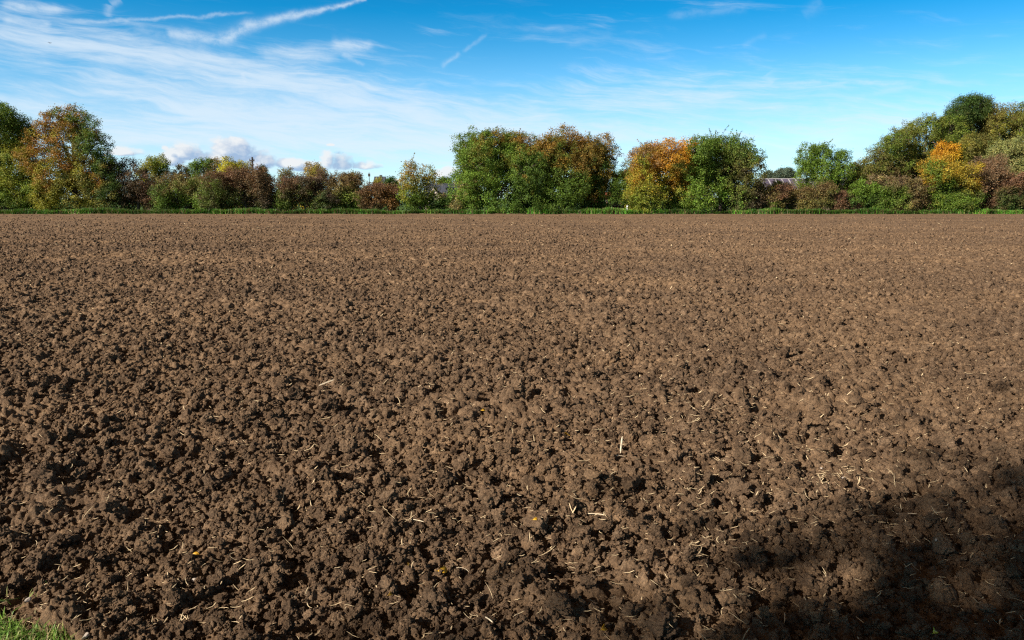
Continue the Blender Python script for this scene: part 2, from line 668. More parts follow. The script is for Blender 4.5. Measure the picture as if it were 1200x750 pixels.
# ---------------------------------------------------------------- clods
def ico_arrays(sub):
    import bmesh
    bm = bmesh.new()
    bmesh.ops.create_icosphere(bm, subdivisions=sub, radius=1.0)
    v = np.array([x.co[:] for x in bm.verts])
    f = np.array([[q.index for q in p.verts] for p in bm.faces])
    bm.free()
    return v, f


def clod_shape(v, seed):
    r = np.random.default_rng(seed)
    sc = np.array((1.0, r.uniform(0.65, 1.0), r.uniform(0.5, 0.85)))
    p = v * sc
    off = r.uniform(0, 50, 3)
    # broken flat faces where the clod split
    for k in range(r.integers(7, 13)):
        n = r.normal(size=3)
        n /= np.linalg.norm(n)
        lim = r.uniform(0.42, 0.72)
        over = np.clip(p @ n - lim, 0, None)
        p = p - over[:, None] * n * 0.9
    # crumbly aggregate: small rounded lumps stuck together
    d = np.zeros(len(v))
    for k, (cnt, rad, amp) in enumerate(((16, 0.55, 0.16), (60, 0.28, 0.16), (220, 0.15, 0.12), (600, 0.085, 0.07))):
        c = r.normal(size=(cnt, 3))
        c /= np.linalg.norm(c, axis=1, keepdims=True)
        rr = rad * r.uniform(0.5, 1.25, cnt)
        best = np.zeros(len(v))
        for q_ in range(0, cnt, 60):
            dist = np.linalg.norm(v[:, None, :] - c[None, q_:q_ + 60], axis=2)
            best = np.maximum(best, np.max(np.sqrt(np.clip(1 - (dist / rr[q_:q_ + 60]) ** 2, 0, 1)) * (rr[q_:q_ + 60] / rad), axis=1))
        d += amp * best
    d += 0.30 * (vnoise3(p * 1.9 + off, seed) - 0.5) + 0.24 * (vnoise3(p * 5 + off, seed + 1) - 0.5) + 0.16 * (vnoise3(p * 13 + off, seed + 2) - 0.5) + 0.10 * (vnoise3(p * 27 + off, seed + 3) - 0.5)
    q = p * (0.72 + d)[:, None]
    return q / np.abs(q).max() * 1.0


clod_col = bpy.data.collections.new("soil_clod_shapes")
ICO4 = ico_arrays(5)
ICO3 = ico_arrays(3)
NVAR = 10
for k in range(NVAR):
    v, f = ICO4
    me = make_mesh('soil_clod', clod_shape(v, 100 + k), f, True, MAT_SOIL)
    clod_col.objects.link(bpy.data.objects.new('clod_%02d' % k, me))
for k in range(NVAR):
    v, f = ICO3
    me = make_mesh('soil_clod', clod_shape(v, 200 + k), f, True, MAT_SOIL)
    clod_col.objects.link(bpy.data.objects.new('clod_%02d' % (NVAR + k), me))

CL_P, CL_S = [], []


def build_clods():
    P, S, I = [], [], []
    for size, dens in ((0.0055, 6500), (0.009, 3300), (0.013, 1800), (0.020, 700), (0.030, 210), (0.045, 26), (0.060, 4.5), (0.078, 1.6)):
        ymax = min(FAR - 0.5, size * 796 / 0.7)
        y0 = 2.3
        um = 0.95
        if ymax < y0 + 0.5:
            ymax = y0 + 2.2
        area = 0.90 * (ymax ** 2 - y0 ** 2) + 1.2 * (ymax - y0)
        n = int(dens * area)
        y = np.sqrt(rng.uniform(y0 ** 2, ymax ** 2, n))
        x = rng.uniform(-1, 1, n) * (0.90 * y + 0.6)
        # lumps gather in loose patches
        pn = vnoise2(x * 2.1, y * 2.1, 71) * 0.6 + vnoise2(x * 0.5, y * 0.5, 72) * 0.4
        fade = np.clip((ymax - y) / (0.28 * ymax), 0, 1)
        keep = rng.uniform(0, 1, n) < np.clip((pn - 0.18) * 1.7, 0.08, 1) * fade
        keep &= y > near_edge(x) + 0.02
        x, y = x[keep], y[keep]
        s = np.minimum(size * np.exp(rng.normal(0, 0.24, len(x))), 0.088)
        big = (s * 796 / y) > 5.0
        idx = rng.integers(0, NVAR, len(x)) + np.where(big, 0, NVAR)
        h = soil_height(x, y, np.full(len(x), 0.004) + 0.0022 * y)
        P.append(np.stack([x, y, h + s * rng.uniform(-0.05, 0.65, len(x))], -1))
        S.append(s)
        I.append(idx)
    P, S, I = np.concatenate(P), np.concatenate(S), np.concatenate(I)
    CL_P.append(P)
    CL_S.append(S)
    n = len(P)
    print('CLODS', n)
    me = bpy.data.meshes.new('soil_clods')
    me.vertices.add(n)
    me.vertices.foreach_set('co', P.astype(np.float32).ravel())
    a = me.attributes.new('idx', 'INT', 'POINT')
    a.data.foreach_set('value', I.astype(np.int32))
    a = me.attributes.new('rot', 'FLOAT_VECTOR', 'POINT')
    rot = np.stack([rng.normal(0, 0.5, n), rng.normal(0, 0.5, n), rng.uniform(0, 6.283, n)], -1)
    a.data.foreach_set('vector', rot.astype(np.float32).ravel())
    a = me.attributes.new('scl', 'FLOAT', 'POINT')
    a.data.foreach_set('value', S.astype(np.float32))
    me.materials.append(MAT_SOIL)
    o = link('soil_clods', me)
    tag(o, 'brown crumbly soil clods scattered all over the tilled field', 'soil', kind='stuff')
    ng = bpy.data.node_groups.new('scatter_clods', 'GeometryNodeTree')
    ng.interface.new_socket('Geometry', in_out='INPUT', socket_type='NodeSocketGeometry')
    ng.interface.new_socket('Geometry', in_out='OUTPUT', socket_type='NodeSocketGeometry')
    N = ng.nodes
    gi, go = N.new('NodeGroupInput'), N.new('NodeGroupOutput')
    ci = N.new('GeometryNodeCollectionInfo')
    ci.inputs['Collection'].default_value = clod_col
    ci.inputs['Separate Children'].default_value = True
    ci.inputs['Reset Children'].default_value = True
    ip = N.new('GeometryNodeInstanceOnPoints')
    ip.inputs['Pick Instance'].default_value = True

    def named(nm, t):
        q = N.new('GeometryNodeInputNamedAttribute')
        q.data_type = t
        q.inputs['Name'].default_value = nm
        return q.outputs['Attribute']
    ng.links.new(gi.outputs[0], ip.inputs['Points'])
    ng.links.new(ci.outputs[0], ip.inputs['Instance'])
    ng.links.new(named('idx', 'INT'), ip.inputs['Instance Index'])
    ng.links.new(named('rot', 'FLOAT_VECTOR'), ip.inputs['Rotation'])
    ng.links.new(named('scl', 'FLOAT'), ip.inputs['Scale'])
    ng.links.new(ip.outputs[0], go.inputs[0])
    md = o.modifiers.new('scatter', 'NODES')
    md.node_group = ng


build_clods()
_P, _S = CL_P[0], CL_S[0]
_sel = np.where(_S > 0.018)[0]
KD = kdtree.KDTree(len(_sel))
for _i, _k in enumerate(_sel):
    KD.insert(_P[_k], _i)
KD.balance()


def soil_top(x, y):
    z = float(soil_height(np.array([x]), np.array([y]), np.array([0.006]))[0])
    for co, i, d in KD.find_range((x, y, z), 0.22):
        s = _S[_sel[i]] * 0.8
        q = (co[0] - x) ** 2 + (co[1] - y) ** 2
        if q < s * s:
            z = max(z, co[2] + 0.75 * math.sqrt(s * s - q))
    return z


# ---------------------------------------------------------------- foliage
def quads_from_leaves(c, size, aspect, normal_bias, seed):
    r = np.random.default_rng(seed)
    n = len(c)
    nrm = r.normal(size=(n, 3)) + normal_bias
    nrm /= np.linalg.norm(nrm, axis=1, keepdims=True) + 1e-9
    t = np.cross(nrm, r.normal(size=(n, 3)))
    t /= np.linalg.norm(t, axis=1, keepdims=True) + 1e-9
    b = np.cross(nrm, t)
    L = (size * r.uniform(0.65, 1.35, n))[:, None]
    W = L * aspect
    v = np.stack([c - t * L, c + b * W - t * L * 0.15 + nrm * L * 0.12, c + t * L, c - b * W - t * L * 0.15 + nrm * L * 0.12], 1).reshape(-1, 3)
    f = np.arange(4 * n).reshape(-1, 4)
    return v, f


def pal_colour(zones, uvw, pos, seed, jitter):
    """zones: (u, v, radius, colour). Autumn colour differs over the crown in patches."""
    wob = np.stack([vnoise3(pos * 0.55, seed) - 0.5, vnoise3(pos * 0.55, seed + 5) - 0.5], -1) * 0.75
    wob2 = np.stack([vnoise3(pos * 1.7, seed + 7) - 0.5, vnoise3(pos * 1.7, seed + 9) - 0.5], -1) * 0.75
    q = uvw[:, :2] + wob + wob2
    w = []
    for u, v, rad, c in zones:
        w.append(np.exp(-((q[:, 0] - u) ** 2 + (q[:, 1] - v) ** 2) / (rad * rad)) + 1e-4)
    w = np.array(w) ** 1.5
    w /= w.sum(0)
    col = np.tensordot(w.T, np.array([z[3] for z in zones]), 1)
    return col


# leaf colours (real-world albedo)
DG = (0.044, 0.086, 0.014)
MG = (0.112, 0.178, 0.019)
BG = (0.145, 0.235, 0.026)
YG = (0.285, 0.270, 0.028)
OL = (0.178, 0.152, 0.034)
YE = (0.520, 0.360, 0.024)
OR = (0.560, 0.260, 0.020)
BO = (0.300, 0.155, 0.030)
RD = (0.360, 0.125, 0.032)
BR = (0.165, 0.108, 0.042)
RB = (0.165, 0.084, 0.044)
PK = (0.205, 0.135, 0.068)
TN = (0.285, 0.210, 0.080)
DB = (0.092, 0.064, 0.040)
GF = (0.092, 0.120, 0.075)


def tree(name, label, cat, x0, x1, ytop, D, zones, ybot=247, lobes=None, nl=11, leaf=0.078, dens=1.0, twig=0.0, shoots=0,
         gap=0.24, group=None, seed=None, flat=0.8, trunk_px=None, sig=0.22, jit=0.20, twmat=None, aspect=0.55, depth=0.75, shoot_len=1.0):
    seed = seed if seed is not None else int(abs(x0 * 7 + x1 * 3 + ytop))
    r = np.random.default_rng(seed)
    px = D / FPX
    xl, _, zt = at_depth(x0, ytop, D)
    xr = at_depth(x1, ytop, D)[0]
    zb = max(0.15, at_depth(x0, ybot, D)[2])
    W, H = xr - xl, zt - zb
    xc = (xl + xr) / 2
    base = empty(name, (xc, D, 0), label, cat, group)
    # lobes: local coords, x across, y depth, z up
    Lb = []
    if lobes:
        for (u, v, rr) in lobes:
            Lb.append((np.array(((u - 0.5) * W, r.uniform(-0.2, 0.1) * W * depth, zb + v * H)), rr * W))
        k2 = max(3, len(lobes) // 2)
        for i in range(k2):
            c, rr = Lb[r.integers(0, len(lobes))]
            Lb.append((c * np.array((0.8, 1, 0.9)) + np.array((0, r.uniform(-0.35, 0.35) * W * depth, 0)), rr * 0.85))
    else:
        # lobes round the outline of the crown, then lobes that fill its body
        dome = cat == 'shrub'
        k1 = max(7, int(nl * 0.8))
        for i in range(k1):
            a = R((-8 + 196 * (i + r.uniform(-0.3, 0.3)) / (k1 - 1)) if dome else (-35 + 250 * (i + r.uniform(-0.3, 0.3)) / (k1 - 1)))
            rr = r.uniform(0.13, 0.21)
            ca, sa = math.cos(a), math.sin(a)
            e_ = 1.0 if dome else 0.82
            u = abs(ca) ** e_ * (1 if ca > 0 else -1)
            w = abs(sa) ** e_ * (1 if sa > 0 else -1)
            k = r.uniform(0.86, 1.0)
            rx_, rz_ = rr * W, min(rr * W * 1.1, H * 0.3)
            zc_, zr_ = (0.25, 0.75) if dome else (0.5, 0.5)
            Lb.append((np.array((u * (W / 2 - rx_) * k, r.uniform(-0.22, 0.22) * W * depth, zb + H * zc_ + w * (H * zr_ - rz_) * k)), 0.5 * (rx_ + rz_)))
        rows = max(2, int(round(1.9 * H / W)) + 1)
        for iz in range(rows):
            for ix in range(3):
                rr = r.uniform(0.19, 0.27)
                vv = (iz + 0.5 + r.uniform(-.3, .3)) / rows
                hw = (0.34 if vv < 0.6 else 0.34 * math.sqrt(max(0.05, 1 - ((vv - 0.6) / 0.5) ** 2)))
                Lb.append((np.array(((ix - 1 + r.uniform(-.35, .35)) * hw * W, r.uniform(-0.45, 0.25) * W * depth, zb + H * (0.08 + 0.8 * vv))), rr * min(W, H * 1.2)))
        Lb.append((np.array((0, 0, zb + H * 0.48)), 0.30 * min(W, H)))
        for sx in (-1, 1):
            Lb.append((np.array((sx * W * 0.30, r.uniform(-.2, .2) * W * depth, zb + H * 0.18)), 0.20 * min(W, H)))
    cl_c, cl_n = [], []
    for c, rr in Lb:
        nclu = max(6, int(31.0 * rr * rr * dens / 1.1))
        d = r.normal(size=(nclu, 3))
        d /= np.linalg.norm(d, axis=1, keepdims=True)
        rad = rr * (r.uniform(0.28, 1.0, nclu) ** 0.5)[:, None]
        bumpy = 1 + 0.30 * (vnoise3(d * 2.6 + c, seed + 3) - 0.5)[:, None]
        cl_c.append(c + d * rad * bumpy * np.array((1, 1, flat + 0.15)))
        cl_n.append(d)
    cc, cn = np.concatenate(cl_c), np.concatenate(cl_n)
    keep = (vnoise3(cc * (1.05 / max(0.6, px * 9)), seed + 21) > gap) & (cc[:, 2] > zb * 0.6) & (cc[:, 2] < zt + 0.3)
    cc, cn = cc[keep], cn[keep]
    per = 50
    n = len(cc) * per
    lc = np.repeat(cc, per, 0) + r.normal(0, 1, (n, 3)) * sig * np.array((1, 1, 0.75))
    nb = np.repeat(cn, per, 0) * 0.8 + np.array((0, 0, 0.5))
    ctone = np.repeat(np.exp(r.normal(0, jit * 0.8, len(cc))), per)
    if shoots:
        sh = []
        for i in range(shoots):
            c, rr = Lb[r.integers(0, k1 if not lobes else len(lobes))]
            d = r.normal(size=3)
            d[2] = abs(d[2]) * 0.9 + 0.45
            d[1] -= 0.2
            d /= np.linalg.norm(d)
            L = r.uniform(0.25, 0.75) * shoot_len
            p0 = c + d * rr * 0.6
            d2 = d + np.array((d[0] * 0.4, 0, 0.1))
            for s_ in np.linspace(0, 1, 46):
                sh.append(p0 + d2 * (rr * 0.3 + L) * s_ + r.normal(0, 0.09 * (1.25 - s_), 3))
        sh = np.array(sh)
        lc = np.concatenate([lc, sh])
        nb = np.concatenate([nb, np.tile((0, 0, 0.5), (len(sh), 1))])
        ctone = np.concatenate([ctone, np.exp(r.normal(0, 0.15, len(sh)))])
    # stretch the crown to the width and height it has in the place
    q0, q1 = np.percentile(lc[:, 0], (0.8, 99.2))
    h0, h1 = np.percentile(lc[:, 2], (1.0, 99.6))
    kx, kz = W / (q1 - q0), H / (h1 - h0)
    ox, oz = -W / 2 - q0 * kx, zb - h0 * kz
    lc = lc * np.array((kx, 1, kz)) + np.array((ox, 0, oz))
    Lb = [(c * np.array((kx, 1, kz)) + np.array((ox, 0, oz)), rr * 0.5 * (kx + kz)) for c, rr in Lb]
    lc = lc[(m_ := lc[:, 2] > 0.08)]
    nb, ctone = nb[m_], ctone[m_]
    uv = np.stack([lc[:, 0] / W + 0.5, (lc[:, 2] - zb) / H], -1)
    world = lc + np.array((xc, D, 0))
    col = pal_colour(zones, uv, world, seed, jit) * ctone[:, None] * np.exp(r.normal(0, jit, len(lc)))[:, None]
    hue = r.normal(0, 0.08, len(lc))
    col = col * np.stack([1 + hue, np.ones_like(hue), 1 - hue], -1)
    v, f = quads_from_leaves(lc, leaf, aspect, nb, seed + 40)
    link('crown', make_mesh('crown', v, f, False, MAT_LEAF, np.repeat(np.clip(col, 0.003, 0.8), 4, 0)), base)
    # trunk and limbs
    tb = MB()
    tr = max(0.07, 0.026 * H)
    lean = r.uniform(-0.04, 0.04) * W
    th = zb + H * 0.42
    tb.tube([(0, 0, -0.12), (lean * 0.3, 0, 0.25), (lean, 0, th * 0.6), (lean * 1.3, 0, th)], [tr * 1.5, tr * 1.05, tr * 0.85, tr * 0.6], 8)
    link_obj = tb.build('trunk', twmat or MAT_BARK, base, True)
    bb = MB()
    for c, rr in Lb:
        p0 = Vector((lean, 0, r.uniform(0.3, 1.0) * th))
        p2 = Vector(c)
        mid = p0.lerp(p2, 0.5) + Vector((0, 0, 0.12 * (p2 - p0).length))
        bb.tube([p0, mid, p2], [tr * 0.45, tr * 0.3, tr * 0.12], 5)
        for j in range(5):
            d = Vector(r.normal(size=3))
            d.z = abs(d.z) * 0.8
            d.normalize()
            p3 = p2 + d * rr * r.uniform(0.6, 0.95)
            bb.tube([p2.lerp(mid, r.uniform(0, 0.4)), p2.lerp(p3, 0.55) + Vector((0, 0, 0.05)), p3], [tr * 0.16, tr * 0.1, 0.008], 4)
    bb.build('branches', twmat or MAT_BARK, base, True)
    if twig > 0:
        # fine bare twigs standing out of the crown, triangular section
        nt_ = int(twig * W * H * 26)
        li = r.integers(0, len(Lb), nt_)
        c = np.array([Lb[i][0] for i in li])
        rr = np.array([Lb[i][1] for i in li])[:, None]
        d = r.normal(size=(nt_, 3))
        d[:, 2] = np.abs(d[:, 2]) * 1.0 + 0.1
        d /= np.linalg.norm(d, axis=1, keepdims=True)
        p0 = c + d * rr * r.uniform(0.35, 0.85, (nt_, 1))
        d2 = d + r.normal(0, 0.35, (nt_, 3))
        L = r.uniform(0.3, 0.95, (nt_, 1)) * min(1.0, px * 9)
        p1 = p0 + d2 * L
        sd = np.cross(d2, r.normal(size=(nt_, 3)))
        sd /= np.linalg.norm(sd, axis=1, keepdims=True)
        sb = np.cross(sd, d2)
        sb /= np.linalg.norm(sb, axis=1, keepdims=True)
        w0 = 0.012
        v = np.stack([p0 + sd * w0, p0 - sd * w0 * 0.5 + sb * w0 * 0.87, p0 - sd * w0 * 0.5 - sb * w0 * 0.87, p1], 1).reshape(-1, 3)
        o4 = np.arange(nt_)[:, None] * 4
        f = np.concatenate([o4 + np.array(q) for q in ((0, 1, 3), (1, 2, 3), (2, 0, 3))])
        link('twigs', make_mesh('twigs', v, f, False, MAT_TWIG), base)
    return base


HEDGE = 'shrubs and trees along the far field edge'
#      name, label, category, x0, x1, ytop, D, zones, options
T = [
 # ---- behind the hedge line
 ('leafy_tree', 'small yellow-green round tree behind the dark bare shrub beside the big orange-topped tree', 'tree', 157, 201, 183, 108, [(.3, .6, .5, YG), (.8, .4, .5, MG), (.4, .3, .3, TN)], dict()),
 ('leafy_tree', 'small dark green tree rising behind brown shrubs left of the bright yellow tree', 'tree', 219, 251, 186, 106, [(.5, .6, .6, MG), (.8, .3, .4, DG)], dict()),
 ('autumn_tree', 'yellowish brown low tree just left of the small dark green tree', 'tree', 200, 229, 194, 109, [(.4, .6, .6, TN), (.7, .3, .4, OL)], dict()),
 ('autumn_tree', 'pale tan half-bare tree between the small dark green tree and the bright yellow tree', 'tree', 236, 265, 186, 114, [(.5, .6, .7, TN), (.5, .2, .3, PK)], dict(gap=.3)),
 ('autumn_tree', 'bright lemon yellow tree behind the largest reddish hawthorn', 'tree', 254, 299, 186, 112, [(.3, .6, .45, (.52, .45, .02)), (.75, .5, .4, YG), (.5, .2, .4, MG)], dict()),
 ('leafy_tree', 'tiny dark green treetop just right of the utility pole', 'tree', 299, 316, 194, 118, [(.5, .6, .7, DG)], dict()),
 ('leafy_tree', 'olive brown treetop between the two reddish hawthorns', 'tree', 325, 348, 197, 112, [(.5, .6, .7, OL), (.5, .9, .3, BR)], dict()),
 ('autumn_tree', 'pale yellow-orange tree rising behind the dark right hawthorn', 'tree', 353, 388, 191, 112, [(.4, .7, .5, TN), (.3, .3, .4, YE), (.8, .5, .4, YG)], dict()),
 ('leafy_tree', 'small green and brown treetop above the tawny hedge left of the distant house', 'tree', 398, 424, 202, 118, [(.5, .6, .7, OL), (.7, .8, .3, MG)], dict()),
 ('leafy_tree', 'low dark far treetop right of the distant white house', 'tree', 449, 467, 208, 190, [(.5, .6, .7, DG)], dict(leaf=.15, sig=.35)),
 ('leafy_tree', 'yellowish small tree below the distant house with chimney', 'tree', 436, 452, 208, 120, [(.5, .6, .7, YG)], dict()),
 ('leafy_tree', 'green bush above the dark slate roof', 'tree', 512, 532, 208, 175, [(.5, .6, .7, MG)], dict(leaf=.13, sig=.3)),
 ('leafy_tree', 'dark green tree in the gap between the big twin-coloured crown and the bright orange tree', 'tree', 712, 750, 199, 110, [(.5, .7, .6, MG), (.5, .2, .4, DG)], dict()),
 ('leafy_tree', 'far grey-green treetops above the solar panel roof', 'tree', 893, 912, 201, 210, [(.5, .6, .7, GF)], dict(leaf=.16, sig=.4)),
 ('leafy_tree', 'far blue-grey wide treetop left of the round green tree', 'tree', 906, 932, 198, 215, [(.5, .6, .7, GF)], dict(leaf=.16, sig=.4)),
 ('leafy_tree', 'round fresh green tree alone above the brown hedge in front of the solar panel roof', 'tree', 934, 993, 169, 104, [(.5, .7, .5, MG), (.25, .4, .4, BG), (.8, .3, .4, MG), (.1, .15, .3, OL)], dict(gap=.26, shoots=14, ybot=238)),
 # ---- tall wood at the right
 ('leafy_tree', 'sloping brown-green tree forming the left shoulder of the tall wood', 'tree', 994, 1066, 156, 106, [(.3, .6, .5, OL), (.7, .8, .4, MG), (.7, .3, .4, BR), (.2, .2, .3, MG)], dict(twig=.4, gap=.25, lobes=[(.12, .32, .15), (.25, .5, .17), (.42, .62, .19), (.6, .76, .2), (.8, .84, .19), (.3, .22, .2), (.6, .45, .24), (.8, .55, .24), (.75, .2, .25), (.5, .15, .22)])),
 ('leafy_tree', 'olive green broad tree left of the tallest dark tree in the wood', 'tree', 1040, 1128, 138, 109, [(.4, .8, .5, (.16, .17, .026)), (.7, .6, .4, MG), (.4, .3, .4, OL)], dict()),
 ('leafy_tree', 'tallest dark green tree at the top of the wood', 'tree', 1100, 1180, 114, 112, [(.4, .8, .5, DG), (.25, .5, .4, (.045, .085, .014)), (.75, .5, .45, OL), (.5, .3, .4, OL)], dict(nl=20, dens=1.35, gap=.15)),
 ('leafy_tree', 'olive tree with thin bare top at the right edge of the wood', 'tree', 1150, 1222, 122, 110, [(.4, .7, .5, OL), (.8, .5, .4, MG), (.4, .3, .4, YG)], dict(twig=.25)),
 ('leafy_tree', 'pale sage green tree below the olive tree at the right picture edge', 'tree', 1160, 1222, 163, 101, [(.5, .6, .6, (.25, .26, .08)), (.3, .3, .4, TN)], dict(depth=.6)),
 ('leafy_tree', 'olive brown mid-height tree right of the small orange upper crown', 'tree', 1112, 1178, 158, 104, [(.5, .8, .4, OL), (.3, .4, .4, YG), (.8, .5, .4, DG)], dict()),
 ('autumn_tree', 'small orange crown poking out of the dark wood above the yellow-green tree', 'tree', 1092, 1123, 167, 102.5, [(.4, .7, .5, OR), (.7, .4, .4, YE), (.5, .1, .3, YG)], dict(ybot=215)),
 ('leafy_tree', 'mid-green filling tree low in the wood behind the orange crown', 'tree', 1050, 1128, 168, 113, [(.4, .7, .5, MG), (.7, .4, .5, OL)], dict()),
 ('leafy_tree', 'deep green tree in the middle of the wood under the tallest crown', 'tree', 1112, 1180, 142, 115, [(.4, .7, .5, OL), (.7, .4, .5, MG)], dict()),
 ('leafy_tree', 'green tree behind the sage green tree at the right picture edge', 'tree', 1165, 1235, 138, 116, [(.4, .7, .5, MG), (.7, .4, .5, OL)], dict()),
 ('leafy_tree', 'low green tree at the left end of the wood behind the hedge', 'tree', 992, 1050, 186, 112, [(.4, .7, .5, OL), (.7, .4, .5, MG)], dict()),
 # ---- front line, left to right
 ('hedge_shrub', 'yellow-green bush filling the foot of the tall tree at the left picture edge', 'shrub', -40, 46, 208, 93, [(.4, .6, .5, YG), (.7, .4, .5, MG), (.3, .2, .3, DG)], dict(dens=1.1)),
 ('leafy_tree', 'tall green tree cut by the left picture edge with visible trunk', 'tree', -48, 44, 124, 95, [(.75, .8, .4, MG), (.5, .6, .5, (.1, .15, .022)), (.75, .35, .4, YG), (.9, .2, .3, YG)], dict(ybot=243, nl=18, dens=1.2)),
 ('autumn_tree', 'big round tree with orange-red top and dark green right side', 'tree', 28, 137, 127, 94, [(.40, .80, .28, (.33, .13, .025)), (.52, .62, .2, RD), (.25, .60, .26, BO), (.22, .9, .2, OL), (.75, .75, .3, MG), (.9, .5, .3, DG), (.35, .25, .35, YG), (.6, .25, .3, OL), (.12, .3, .25, YG)], dict(dens=1.1, lobes=[(.30, .86, .16), (.48, .90, .16), (.62, .82, .17), (.2, .72, .18), (.78, .66, .17), (.12, .5, .17), (.88, .45, .15), (.45, .65, .25), (.3, .4, .25), (.7, .4, .22), (.93, .25, .12), (.15, .2, .18), (.5, .2, .25), (.8, .15, .18)])),
 ('bare_shrub', 'dark purplish bare-twigged shrub sloping down right of the big orange-topped tree', 'shrub', 122, 192, 187, 94, [(.4, .6, .6, DB), (.5, .8, .3, BR), (.8, .3, .4, RB), (.3, .2, .3, DG)], dict(twig=1.6, dens=.8, lobes=[(.15, .7, .2), (.35, .78, .17), (.3, .4, .25), (.55, .55, .22), (.75, .42, .2), (.88, .25, .15), (.6, .2, .22), (.2, .15, .2)])),
 ('hedge_shrub', 'brown-green shrub in front of the small dark green tree', 'shrub', 180, 250, 204, 93.5, [(.3, .8, .35, BR), (.6, .7, .3, TN), (.4, .35, .45, MG), (.8, .3, .45, MG), (.1, .3, .3, DG)], dict(twig=.8)),
 ('hawthorn_shrub', 'largest reddish brown domed hawthorn below the bright yellow tree', 'shrub', 241, 333, 197, 93, [(.4, .8, .45, RB), (.7, .7, .35, BR), (.4, .25, .45, (.11, .105, .03)), (.75, .25, .4, DB), (.1, .3, .3, MG)], dict(twig=1.5, nl=16)),
 ('hawthorn_shrub', 'darker reddish hawthorn dome right of the largest one', 'shrub', 322, 392, 202, 93, [(.35, .8, .4, RB), (.8, .5, .4, DB), (.3, .3, .4, (.11, .105, .03)), (.7, .2, .3, DG), (.15, .15, .3, BG)], dict(twig=1.5, nl=13)),
 ('hedge_shrub', 'tawny brown shrub right of the darker hawthorn', 'shrub', 382, 432, 203, 93.5, [(.5, .8, .4, BR), (.4, .35, .4, OL), (.3, .5, .3, TN), (.6, .1, .3, MG)], dict(twig=1.0)),
 ('hedge_shrub', 'rusty red-brown low shrub below the distant white house', 'shrub', 422, 470, 214, 93, [(.5, .6, .6, RB), (.3, .4, .4, BR), (.8, .3, .4, BO)], dict(twig=1.0)),
 ('autumn_tree', 'small twin-tipped green and orange tree left of the slate-roofed house', 'tree', 467, 516, 189, 92.5, [(.3, .9, .25, BO), (.35, .6, .4, YG), (.4, .25, .5, MG), (.75, .6, .4, OL), (.85, .3, .3, DG), (.2, .3, .3, BG)], dict(lobes=[(.28, .84, .15), (.3, .6, .25), (.66, .7, .2), (.78, .55, .2), (.3, .3, .28), (.6, .4, .28), (.75, .2, .2), (.4, .12, .25)], shoots=10)),
 ('hedge_shrub', 'low dark green shrub in front of the slate-roofed house', 'shrub', 500, 532, 233, 93, [(.5, .5, .7, DG), (.8, .3, .3, MG)], dict()),
 ('hedge_shrub', 'tan and green shrub at the left foot of the big twin-coloured crown', 'shrub', 530, 564, 208, 92, [(.5, .75, .35, TN), (.3, .3, .3, TN), (.6, .3, .4, MG), (.75, .1, .3, BG)], dict(twig=.5)),
 ('leafy_tree', 'big green tree with orange crest, left half of the large double crown', 'tree', 531, 634, 154, 93, [(.15, .7, .35, MG), (.1, .45, .25, BG), (.55, .93, .22, (.27, .15, .024)), (.45, .7, .22, (.17, .16, .024)), (.4, .3, .35, BG), (.75, .5, .3, MG), (.8, .2, .4, DG), (.85, .88, .2, (.24, .14, .024))], dict(nl=22, dens=1.05, shoots=26)),
 ('autumn_tree', 'big brown-orange topped tree, right half of the large double crown', 'tree', 606, 719, 155, 94, [(.3, .9, .25, (.27, .15, .024)), (.65, .93, .25, (.27, .14, .024)), (.85, .75, .25, (.20, .13, .026)), (.5, .65, .3, (.13, .13, .022)), (.8, .42, .15, OR), (.35, .40, .4, MG), (.65, .3, .35, DG), (.6, .12, .3, MG), (.9, .2, .3, DG)], dict(nl=22, dens=1.05, shoots=30)),
 ('autumn_tree', 'bright golden orange tree with thin bare upper twigs', 'tree', 733, 822, 166, 93, [(.18, .85, .3, PK), (.55, .8, .35, OR), (.4, .5, .35, (.48, .28, .022)), (.6, .55, .25, (.50, .22, .02)), (.75, .8, .3, OR), (.35, .25, .35, YG), (.8, .4, .3, OL), (.75, .15, .4, MG), (.15, .2, .35, MG), (.5, .35, .2, MG)], dict(nl=20, twig=.5, shoots=14, dens=.95)),
 ('leafy_tree', 'green tree with spiky upright shoots beside the golden orange tree', 'tree', 803, 890, 160, 92.5, [(.3, .7, .5, MG), (.7, .8, .4, (.085, .14, .024)), (.55, .45, .25, BR), (.8, .5, .3, OL), (.4, .2, .4, BG), (.85, .2, .3, DB)], dict(nl=18, shoots=80, leaf=.085, shoot_len=1.7)),
 ('hedge_shrub', 'dark brown shrub under the right side of the spiky green tree', 'shrub', 872, 915, 212, 93, [(.3, .6, .5, DB), (.7, .6, .5, BR), (.6, .85, .2, YG)], dict(twig=1.0)),
 ('hedge_shrub', 'yellow-green bush tip in front of the solar panel roof', 'shrub', 902, 932, 212, 96, [(.5, .7, .6, YG), (.5, .2, .4, MG)], dict()),
 ('hedge_shrub', 'reddish brown hedge shrub below the solar panel roof', 'shrub', 898, 950, 216, 93, [(.4, .7, .4, RB), (.8, .6, .4, BR), (.5, .25, .4, OL), (.2, .2, .3, MG)], dict(twig=1.0)),
 ('hedge_shrub', 'greyish brown hedge shrub under the round fresh green tree', 'shrub', 938, 990, 214, 92.5, [(.5, .7, .5, BR), (.4, .3, .5, OL), (.7, .2, .4, DG)], dict(twig=.9)),
 ('hedge_shrub', 'small rusty shrub right of the round fresh green tree', 'shrub', 976, 1008, 224, 92, [(.5, .6, .6, RB), (.5, .2, .3, BR)], dict(twig=1.0)),
 ('hedge_shrub', 'green hedge shrub at the left foot of the tall wood', 'shrub', 992, 1042, 211, 92.5, [(.4, .6, .5, MG), (.7, .4, .4, BG), (.3, .2, .3, DG)], dict()),
